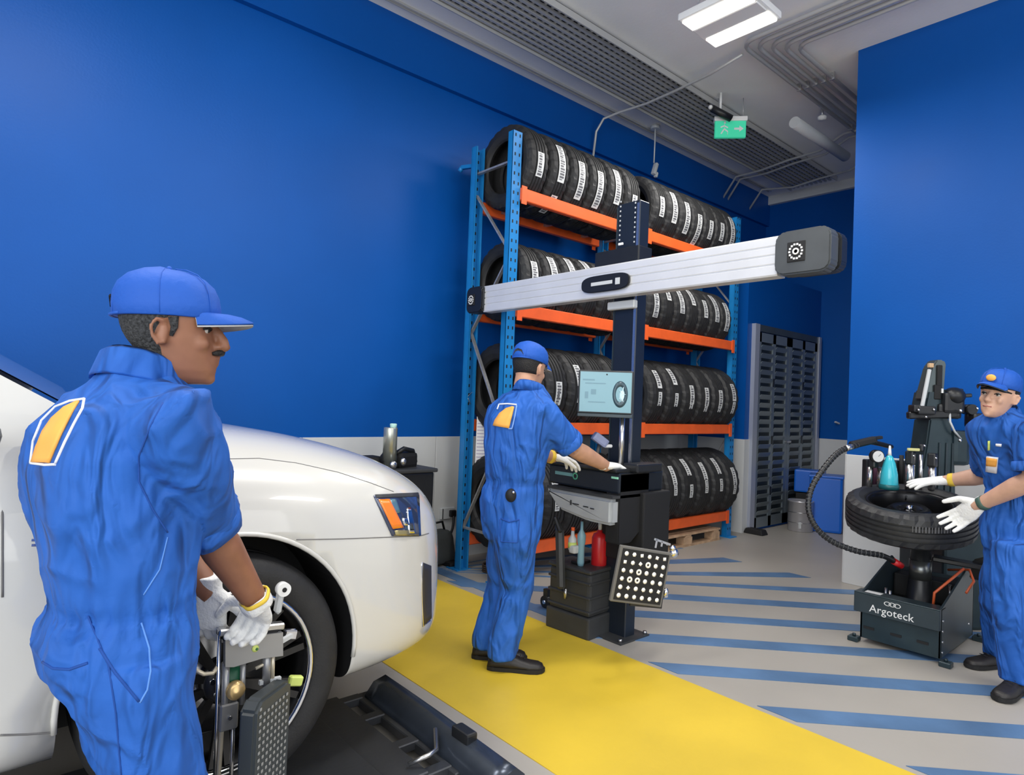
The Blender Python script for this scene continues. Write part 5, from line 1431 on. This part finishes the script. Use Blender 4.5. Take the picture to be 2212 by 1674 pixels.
for i, (x0, y0) in enumerate(((.12, .05), (.14, .34), (.46, .08), (.05, .12), (.09, .30), (.52, .33))):
    B().cyl((x0, y0, .215), (x0 + .01, y0, .30 + .03 * (i % 3)), .008, n=8).build('pin', STEEL, U)
b = B(); b.tube([(.20, .10, .22), (.16, .08, .36), (.24, .02, .44), (.34, -.02, .50)], .008, 8); b.tube([(.42, .08, .46), (.34, -.05, .50), (.22, -.10, .46), (.15, -.08, .40)], .007, 8)
b.build('orange_hose', mat('hose_orange', (.55, .10, .03), .4), U)
# black arm right of the post
b = B(); b.bar((pcx + .05, pcy - .05, .52), (pcx + .15, -.20, .50), .10, .03, .006); b.prism([(0, 0), (.20, 0), (.24, .12), (.20, .20), (.02, .12)], frame((-.1, -.9, 0), (0, 0, 1), (-.9, .1, 0), (pcx + .16, -.02, .42)), .05, .008)
b.build('side_arm', BLACK, U); B().cyl((pcx + .04, -.16, .47), (pcx + .0, -.17, .47), .014, n=10).build('arm_bolt', CHROME, U)

# tyre with rim lying on the post, tipped towards the room
tcx = V((4.32 + pcx, 1.13 + pcy, .0)); tcz = at(1948, 1112, d=(tcx - EYE).dot(fwd)).z
# wheel lies on the support arms with a slight tilt towards the room
lying = thing('lying_wheel', 'black tyre on a dark steel rim lying flat on the tyre stand', 'wheel', (tcx.x - _r0.x * .08, tcx.y - _r0.y * .08, tcz))
tilt = M.Rotation(R_(-9), 4, V((.72, -.69, 0)).cross(V((0, 0, 1)))) 
axd = (V((0, 0, 1)) + V((-.95, -.30, 0)) * .20).normalized()
q_ = V((0, 0, 1)).rotation_difference(axd).to_matrix().to_4x4()
lying.matrix_world = M.Translation(lying.location) @ q_
tm = tyre_mesh(.362, .215, .24, 'used_tyre', 84); tm.transform(M.Rotation(PI / 2, 4, 'Y')); tm.materials.clear(); tm.materials.append(RUBBER2)
o = bpy.data.objects.new('tyre_carcass', tm); COL.objects.link(o); o.parent = lying
RIMD = mat('steel_rim_black', (.022, .022, .024), .28, .7)
b = B(); b.lathe([(.243, .085), (.238, .092), (.225, .080), (.215, .06), (.20, -.06), (.21, -.085), (.215, -.085), (.205, -.06), (.222, .06), (.235, .08)], None, 56, closed=True); b.build('rim', RIMD, lying)
b = B(); b.lathe([(.035, .035), (.07, .04), (.10, .05), (.125, .03), (.15, -.01), (.185, -.02), (.21, -.02), (.21, -.03), (.18, -.032), (.145, -.022), (.12, .02), (.10, .038), (.07, .03), (.035, .025)], None, 48, closed=True); dk = b.build('rim_disc', RIMD, lying)
for k in range(10):
    a = 2 * PI * k / 10; c = V((.165 * math.cos(a), .165 * math.sin(a), -.014)); B().lathe([(0, 0), (.014, 0), (.014, .003), (0, .003)], M.Translation(c), 12).build('rim_hole', BLACKM, dk)
for k in range(5):
    a = 2 * PI * k / 5; c = V((.062 * math.cos(a), .062 * math.sin(a), .038)); B().cyl(c, c + V((0, 0, .006)), .007, n=8).build('stud_hole', BLACKM, dk)
B().cyl((0, 0, .02), (0, 0, .065), .022, .016, 16).build('centring_cone', CHROME, lying)
B().cyl((.19, .08, .03), (.185, .075, .06), .005, n=8).build('valve', BLACK, lying)
b = B()
for k in range(13):
    a = R_(200 + k * 2.6); bb_ = M.Rotation(a, 4, 'Z') @ M.Translation((.3615, 0, .0))
    b.T = bb_; b.box((0, 0, .035 * (1 if k % 2 else 1)), (.004, .009 if k % 3 else .005, .035))
b.T = M.Identity(4); b.build('sidewall_lettering', mat('faded_print', (.11, .11, .115), .6), lying)

# bead hose with gun
hp_ = [P(1930, 1212, 3.95), P(1905, 1200, 3.92), P(1850, 1190, 3.90), P(1795, 1168, 3.9), P(1760, 1135, 3.9), P(1746, 1095, 3.92), P(1755, 1050, 3.95), P(1785, 1005, 4.0), P(1815, 975, 4.05), P(1850, 962, 4.1), P(1880, 955, 4.2), P(1925, 965, 4.45)]
def smooth_pts(Q, n=6):
    out = []
    for i in range(len(Q) - 1):
        p0, p1, p2, p3 = Q[max(i - 1, 0)], Q[i], Q[i + 1], Q[min(i + 2, len(Q) - 1)]
        for k in range(n):
            t = k / n; out.append(.5 * ((2 * p1) + (p2 - p0) * t + (2 * p0 - 5 * p1 + 4 * p2 - p3) * t * t + (-p0 + 3 * p1 - 3 * p2 + p3) * t ** 3))
    return out + [Q[-1]]
hz = thing('air_hose', 'thick black hose looping from tyre stand up to a black air gun', 'hose', hp_[0])
hl3 = [p - hp_[0] for p in smooth_pts(hp_)]
B().tube(hl3, .016, 10).build('hose', BLACK, hz)
b = B()
for i in range(6, len(hl3) - 8, 1): b.tube([hl3[i], mix(hl3[i], hl3[i + 1], .3)], .0185, 10)
b.build('ribs', DGREY, hz, kind='stuff')
B().tube([hl3[0], hl3[0] + V((.05, -.03, -.03))], .02, 10).build('red_connector', RED, hz)
i_ = len(hl3) - 17; B().tube(hl3[i_:i_ + 3], .0195, 10).build('steel_ferrule', STEEL, hz)
b = B(); p_ = P(1862, 958, 4.12) - hp_[0]; b.bar(p_ + V((-.06, .05, -.015)), p_ + V((.06, -.06, .03)), .05, .045, .01); b.bar(p_ + V((.02, -.03, .03)), p_ + V((.10, -.08, .045)), .03, .02, .004); b.build('air_gun', BLACK, hz)

# leverless tyre changer behind: cabinet, column, arms
ch = thing('tyre_changer', 'tall slate tyre changer column with black arms in front of the blue pier', 'machine', (0, 0, 0))
DC = 4.45
base = P(2035, 1100, DC); bx0 = V((base.x, base.y, 0))
F4 = frame(_r0, V((fwd.x, fwd.y, 0)).normalized(), (0, 0, 1), bx0)
def zc_at(py, px=2030, d=DC): return at(px, py, d=d).z
def xl(px, d=DC): return (at(px, 900, d=d) - bx0).dot(_r0)
b = B(F4); b.box((.06, .10, .35), (.28, .50, .70), None, .02); b.build('cabinet', SLATE2, ch)
b = B(F4); b.box((-.08, -.02, .71), (.66, .30, .04), None, .01); b.build('tool_tray', BLACK, ch)
# flared column foot
z0, z1 = .72, zc_at(905)
b = B(F4); b.prism([(xl(1968), z0), (xl(2058), z0), (xl(2050), zc_at(965)), (xl(2040), z1), (xl(1996), z1), (xl(1990), zc_at(960))], frame((1, 0, 0), (0, 0, 1), (0, -1, 0), (0, .10, 0)), .18, .01); b.build('column_foot', SLATE2, ch)
for k, px in enumerate((2015, 2030, 2043)):
    B(F4).bar((xl(px), -.085, z0 + .02), (xl(px + 2), -.085, zc_at(955)), .012, .012, .003).build('foot_rib', SLATE, ch)
b = B(F4); b.prism([(xl(1994), z1), (xl(2040), z1), (xl(2060), zc_at(870)), (xl(2046), zc_at(840)), (xl(1990), zc_at(845)), (xl(1982), zc_at(892))], frame((1, 0, 0), (0, 0, 1), (0, -1, 0), (0, .08, 0)), .16, .012); b.build('column_head', SLATE2, ch)
# upright mast, leaning
ztp = zc_at(778, 2015)
b = B(F4); b.prism([(xl(1982), zc_at(865)), (xl(2026), zc_at(860)), (xl(2030), ztp - .02), (xl(2024), ztp), (xl(2010), ztp), (xl(1999), ztp - .05)], frame((1, 0, 0), (0, 0, 1), (0, -1, 0), (0, .03, 0)), .10, .008); b.build('mast', mat('mast_grey', (.075, .095, .10), .3, .5), ch)
B(F4).box((xl(2014), -.075, zc_at(815)), (.035, .02, .16), None, .005).build('mast_slot', BLACKM, ch)
B(F4).box((xl(2010), -.078, zc_at(848)), (.045, .02, .10), None, .005).build('mast_slot', BLACKM, ch)
B(F4).bar((xl(1992), -.08, zc_at(800)), (xl(1978), -.08, zc_at(880)), .02, .02, .003).build('side_rod', LGREY, ch)
B(F4).box((xl(1992), -.09, zc_at(792)), (.03, .03, .03), None, .004).build('roller', mat('roller_tan', (.55, .36, .20), .5), ch)
B(F4).box((xl(2018), -.09, zc_at(845)), (.01, .01, .03)).build('indicator', WHITEP, ch)
# left horizontal arm with black blocks
b = B(F4); b.bar((xl(1948), -.08, zc_at(900)), (xl(2050), -.08, zc_at(893)), .05, .05, .008); b.box((xl(1978), -.10, zc_at(888)), (.12, .08, .06), None, .012); b.box((xl(1958), -.10, zc_at(885)), (.05, .07, .05), None, .01); b.build('left_arm', BLACK, ch)
for px, py in ((1958, 888), (1990, 886), (1974, 902)): B(F4).ball((xl(px), -.145, zc_at(py)), .009, n=8).build('bolt_head', STEEL, ch)
# right hand arms and rollers
b = B(F4); b.ball((xl(2045), -.08, zc_at(855)), (.07, .07, .06)); b.box((xl(2040), -.06, zc_at(870)), (.14, .12, .14), None, .02); b.bar((xl(2045), -.08, zc_at(856)), (xl(2078), -.10, zc_at(852)), .03, .025, .005); b.box((xl(2052), -.08, zc_at(845)), (.05, .06, .04), None, .01)
b.box((xl(2035), -.05, zc_at(888)), (.16, .10, .10), None, .02); b.build('right_arm', BLACK, ch)
b = B(F4); b.cyl((xl(2082), -.10, zc_at(882)), (xl(2082), -.02, zc_at(882)), .035, n=14); b.bar((xl(2052), -.04, zc_at(935)), (xl(2110), -.04, zc_at(932)), .025, .02, .004); b.bar((xl(2082), -.05, zc_at(885)), (xl(2092), -.05, zc_at(935)), .022, .022, .003)
b.box((xl(2105), -.06, zc_at(905)), (.15, .10, .10), None, .02); b.ball((xl(2098), -.1, zc_at(915)), (.06, .05, .07)); b.bar((xl(2112), -.06, zc_at(925)), (xl(2092), -.06, zc_at(995)), .03, .03, .006); b.build('press_arm', BLACK, ch)
for px, py, r in ((2080, 880, .010), (2108, 898, .012), (2045, 948, .012), (2045, 886, .012), (2110, 938, .012)): B(F4).ball((xl(px), -.15, zc_at(py)), r, n=8).build('bolt_head', CHROME, ch)
B(F4).tube([(xl(2035), -.09, zc_at(885)), (xl(2030), -.12, zc_at(910)), (xl(2040), -.12, zc_at(930)), (xl(2058), -.10, zc_at(945))], .007, 8).build('hydraulic_hose', LGREY, ch)
b = B(F4); b.box((xl(2080), .12, zc_at(965)), (.22, .16, .20), None, .02); b.build('motor_box', mat('navy_panel', (.01, .035, .13), .4), ch)
b = B(F4); b.box((xl(2062), -.04, zc_at(965)), (.12, .12, .24), None, .03); b.build('valve_block', SLATE2, ch)
# regulators and filters standing at the tray
def onchanger(name, label, cat, px, py, d=4.25):
    q = at(px, py, d=d); return thing(name, label, cat, q)
t = onchanger('pressure_gauge', 'round white dial pressure gauge above two short steel tubes', 'gauge', 1885, 1045)
b = B(); b.cyl((-.02, .012, -.02), (-.02, .012, .11), .016, n=14); b.cyl((.035, -.035, -.02), (.035, -.035, .11), .022, n=14); b.build('filter_tube', STEEL, t)
b = B(); b.box((0, 0, .135), (.07, .05, .06), None, .012); b.build('regulator_body', BLACK, t)
gd = -V((fwd.x, fwd.y, 0)).normalized()
b = B(); b.cyl(V((0, 0, .185)) + gd * .02, V((0, 0, .185)) + gd * .055, .042, n=24); b.build('gauge_case', BLACK, t)
b = B(); b.cyl(V((0, 0, .185)) + gd * .0552, V((0, 0, .185)) + gd * .058, .036, n=24); dl = b.build('dial', WHITEP, t)
B().bar(V((0, 0, .185)) + gd * .059, V((.01, -.01, .20)) + gd * .059, .003, .002).build('needle', INK, dl)
t = onchanger('spray_bottle', 'cyan pointed squeeze bottle standing behind the lying tyre', 'bottle', 1920, 1050, 4.2)
b = B(); b.lathe([(0, 0), (.050, 0), (.054, .015), (.050, .08), (.036, .15), (.020, .19), (.012, .20), (0, .20)], n=24); b.build('bottle_body', CYAN, t)
B().lathe([(0, .2), (.012, .20), (.010, .22), (.006, .262), (0, .265)], n=14).build('nozzle', WHITEP, t)
B().lathe([(0.0, -.02), (.058, -.02), (.060, .0), (.056, .012), (0, .012)], n=24).build('base_cup', mat('teal_dark', (.01, .12, .13), .4), t)
for k, (px, lab, h_, m_, r_) in enumerate(((1965, 'wide steel tube with a black and yellow cap beside the cyan bottle', .135, STEEL, .028), (1988, 'thin tall steel rod between the two steel tubes', .20, STEEL, .012), (2013, 'steel tube with a black cap in front of the changer column', .12, STEEL, .024))):
    t = onchanger('filter_cylinder', lab, 'cylinder', px, 1048, 4.22)
    B().cyl((0, 0, -.03), (0, 0, h_), r_, n=16).build('tube', m_, t)
    b = B(); b.box((0, 0, h_ + .045), (.06, .05, .09) if r_ > .02 else (.03, .03, .05), None, .01); b.build('top_cap', BLACK, t)
    if k == 0: B().box(V((0, 0, h_ + .10)) + gd * .03, (.075, .02, .018), M.Rotation(-.72, 3, 'Z'), .003).build('yellow_bar', mat('pale_yellow', (.62, .60, .25), .5), t)
    B().ball(V((0, 0, h_ + .06)) + gd * .032, .008, n=8).build('bolt_head', CHROME, t)
t = onchanger('tool_rack', 'dark tool holder with sockets behind the pressure gauge', 'tool holder', 1905, 1000, 4.5)
b = B(F4.inverted() @ M.Identity(4)) if 0 else B(M.Rotation(math.atan2(_r0.y, _r0.x), 4, 'Z'))
b.box((.10, .03, -.12), (.42, .05, .28), None, .01); b.build('holder_panel', BLACK, t)
for k in range(4):
    bb2 = B(M.Rotation(math.atan2(_r0.y, _r0.x), 4, 'Z')); bb2.cyl((-.05 + .09 * k, -.01, -.15), (-.05 + .09 * k, -.01, .06), .014, n=10); bb2.build('tool_handle', mat('handle_plum', (.09, .03, .06), .5) if k == 0 else BLACKM, t)
# small dark hooks on the wall by the door
t = thing('wall_hook', 'tiny grey bracket on the blue wall at the pier edge', 'hook', at(1812, 915, X=XB - .001))
B().bar((0, 0, 0), (-.06, .02, .02), .03, .02).build('hook_arm', LGREY, t)
t.location = V((XR + .45, YR + .0, t.location.z)) if 0 else t.location
# blue drum and steel bin by the back wall
bp = at(1783, 1146, Z=0)
t = thing('blue_bin', 'tall blue plastic bin between the louvred door and the blue pier', 'bin', bp, math.radians(20))
b = B(); b.box((0, 0, .33), (.32, .36, .66), None, .03, 1.0); b.build('bin_body', BOXBL, t); B().box((0, 0, .655), (.34, .38, .03), None, .01).build('rim', BOXBL, t)
bp = at(1745, 1140, Z=0) + V((.25, .1, 0))
t = thing('blue_crate', 'lower blue plastic crate standing on a stool behind the steel bin', 'crate', (bp.x, bp.y, 0), .3)
B().box((0, 0, .55), (.26, .34, .28), None, .02).build('crate_body', BOXBL, t); B().box((0, 0, .20), (.22, .30, .40), None, .01).build('stool', BLACKM, t)
bp = at(1728, 1146, Z=0)
t = thing('steel_bin', 'round silver metal bin on the floor in front of the louvred door', 'bin', bp)
b = B(); b.lathe([(0, 0), (.135, 0), (.14, .01), (.14, .34), (.146, .345), (.146, .36), (.135, .36), (.13, .05), (0, .05)], n=28); b.build('bin_body', mat('bin_steel', (.48, .47, .49), .3, .6), t)
for z in (.10, .22): B().lathe([(.1405, z), (.145, z + .005), (.1405, z + .01)], n=28, closed=True).build('rib', STEEL, t)
B().bar((-.135, -.06, .05), (-.15, -.065, .12), .03, .02).build('latch', LGREY, t)
t = thing('door_stop', 'small black rubber wedge on the floor at the door frame', 'door stop', at(1632, 1153, Z=0))
B().box((0, 0, .03), (.14, .24, .06), None, .012, .8).build('wedge', BLACKM, t)
# cables running on the floor beside the stand
b = B(); b.tube(smooth_pts([V((5.0, 1.05, .45)), V((5.0, .9, .38)), V((5.0, .65, .20)), V((5.15, .35, .02)), V((5.2, .1, .02))]), .018, 8)
b.build('blue_hose', mat('hose_blue', (.01, .05, .25), .4), None, label='dark blue hose leaving the back of the tyre stand to the right', cat='hose')
b = B(); b.tube(smooth_pts([V((5.0, 1.10, .02)), V((4.95, .95, .02)), V((4.75, .7, .012)), V((4.6, .3, .012))]), .010, 8)
b.build('floor_cable', BLACK, None, label='thin black cable on the floor from the tyre stand towards the shoes', cat='cable')
# ================================================================== behind the car and under the rack
t = thing('wheel_balancer', 'black workshop machine with cluttered top behind the white hood', 'machine', (2.45, 4.12, 0))
q = V((2.45, 4.12, 0))
def W_(px, py, Y=4.0): return at(px, py, Y=Y) - q
zt = W_(933, 1019).z
b = B(); b.bx(-.25, .31, -.14, .36, .05, zt, .015); b.build('cabinet', BLACK, t)
B().bx(-.27, .33, -.16, .37, 0, .05).build('plinth', BLACKM, t)
B().bx(-.52, .33, -.16, .38, zt, zt + .03, .01).build('top_tray', DGREY, t)
b = B(); b.box((.12, .05, zt + .08), (.20, .20, .12), M.Rotation(.3, 3, 'Z'), .03); b.box((-.12, .1, zt + .07), (.20, .16, .08), None, .03); b.ball((.0, .0, zt + .09), (.07, .07, .06)); b.build('weight_tray', BLACKM, t)
b = B(); b.tube([(.02, -.02, zt + .12), (.10, -.04, zt + .17), (.2, 0, zt + .15), (.26, .05, zt + .06)], .018, 8); b.build('guard_arm', BLACK, t)
b = B(); b.ball((-.02, -.10, zt + .06), (.03, .02, .03)); b.ball((.06, -.10, zt + .08), (.025, .02, .03)); b.build('shiny_knob', STEEL, t)
B().bx(.3, .34, .0, .03, zt - .35, zt - .33).build('catch', LGREY, t)
t = thing('metal_cylinder', 'upright silver cylinder with a pale top on the balancer behind the hood', 'cylinder', at(841, 995, Y=4.08))
h_ = at(841, 925, Y=4.08).z - t.location.z
b = B(); b.lathe([(0, -.05), (.045, -.05), (.045, 0), (.05, .0), (.05, h_), (.047, h_ + .006), (0, h_ + .006)], n=24); b.build('tube', mat('cylinder_silver', (.50, .52, .46), .25, .7), t)
B().lathe([(0, h_), (.022, h_), (.026, h_ + .03), (.020, h_ + .035), (0, h_ + .035)], M.Translation((.015, -.01, 0)), 14).build('top_nozzle', mat('pale_mint', (.45, .72, .66), .4), t)
B().bar((.03, -.035, .0), (.03, -.035, h_), .008, .008).build('seam_bar', SLATE, t)
t = thing('orange_tool', 'orange handled tool tip showing above the white hood', 'tool', at(733, 983, Y=4.15))
B().bar((-.05, 0, .01), (.03, 0, -.01), .04, .03, .008).build('handle', ORANGE, t); B().bar((.03, 0, -.01), (.14, 0, -.05), .015, .015, .003).build('shaft', SLATE2, t)
B().cyl((.0, 0, -1.0 + .03), (.0, 0, -.02), .015, n=8).build('stand_rod', BLACK, t)
# wall socket with plug
pw_ = at(969, 1108, Y=YL - .016)
t = thing('wall_socket', 'white wall socket with a black plug left of the rack', 'socket', (pw_.x, YL - .014, pw_.z))
B().box((-.02, -.01, 0), (.15, .02, .10), None, .005).build('socket_plate', LGREY, t)
B().box((.02, -.035, .0), (.06, .04, .06), None, .012).build('plug', BLACK, t)
B().box((-.075, -.022, 0), (.006, .006, .09)).build('socket_edge', BLACKM, t)
B().tube(smooth_pts([V((.02, -.05, -.02)), V((.0, -.07, -.12)), V((-.03, -.06, -.22)), V((-.05, -.07, -.40))]), .011, 8).build('plug_cable', BLACK, t)
t = thing('kit_bag', 'dark grey bag slumped on the floor against the wall beside the rack', 'bag', at(958, 1226, Z=0))
b = B(); b.box((0, .12, .15), (.36, .22, .28), M.Rotation(.2, 3, 'Z'), .06, .75); o = b.build('bag_body', mat('bag_grey', (.05, .055, .055), .7, bump=.3), t); solid(o, .012, 3)
B().tube([(-.08, .1, .28), (-.04, .08, .36), (.04, .1, .36), (.08, .12, .28)], .01, 8).build('bag_handle', BLACK, t); B().box((.1, .0, .02), (.14, .1, .04), None, .012).build('bag_base', BLACKM, t)
t = thing('cable_coil', 'small coil of dark cable on the floor at the left rack foot', 'cable coil', (3.42, 4.05, 0))
b = B()
for k in range(4): b.lathe([(.07, .012 + .016 * k), (.078, .02 + .016 * k), (.086, .012 + .016 * k), (.078, .004 + .016 * k)], n=20, closed=True)
b.build('coil', mat('coil_brown', (.06, .04, .03), .6), t)
# pallet under the right bay
t = thing('pallet', 'wooden pallet lying under the right end of the rack', 'pallet', (5.72, 3.98, 0))
for k in range(5): B().bx(-.60, .60, -.27 + k * .115, -.18 + k * .115, .113, .130, .002).build('deck_board', WOOD, t)
for x in (-.52, 0, .52):
    for y in (-.22, .22): B().bx(x - .07, x + .07, y - .05, y + .05, .020, .095, .002).build('block', WOOD, t)
    B().bx(x - .05, x + .05, -.27, .28, .095, .113).build('stringer_board', WOOD, t)
for y in (-.22, .22): B().bx(-.60, .60, y - .045, y + .045, 0, .020).build('bottom_board', WOOD, t)
# bolt and bracket on the back rack leg
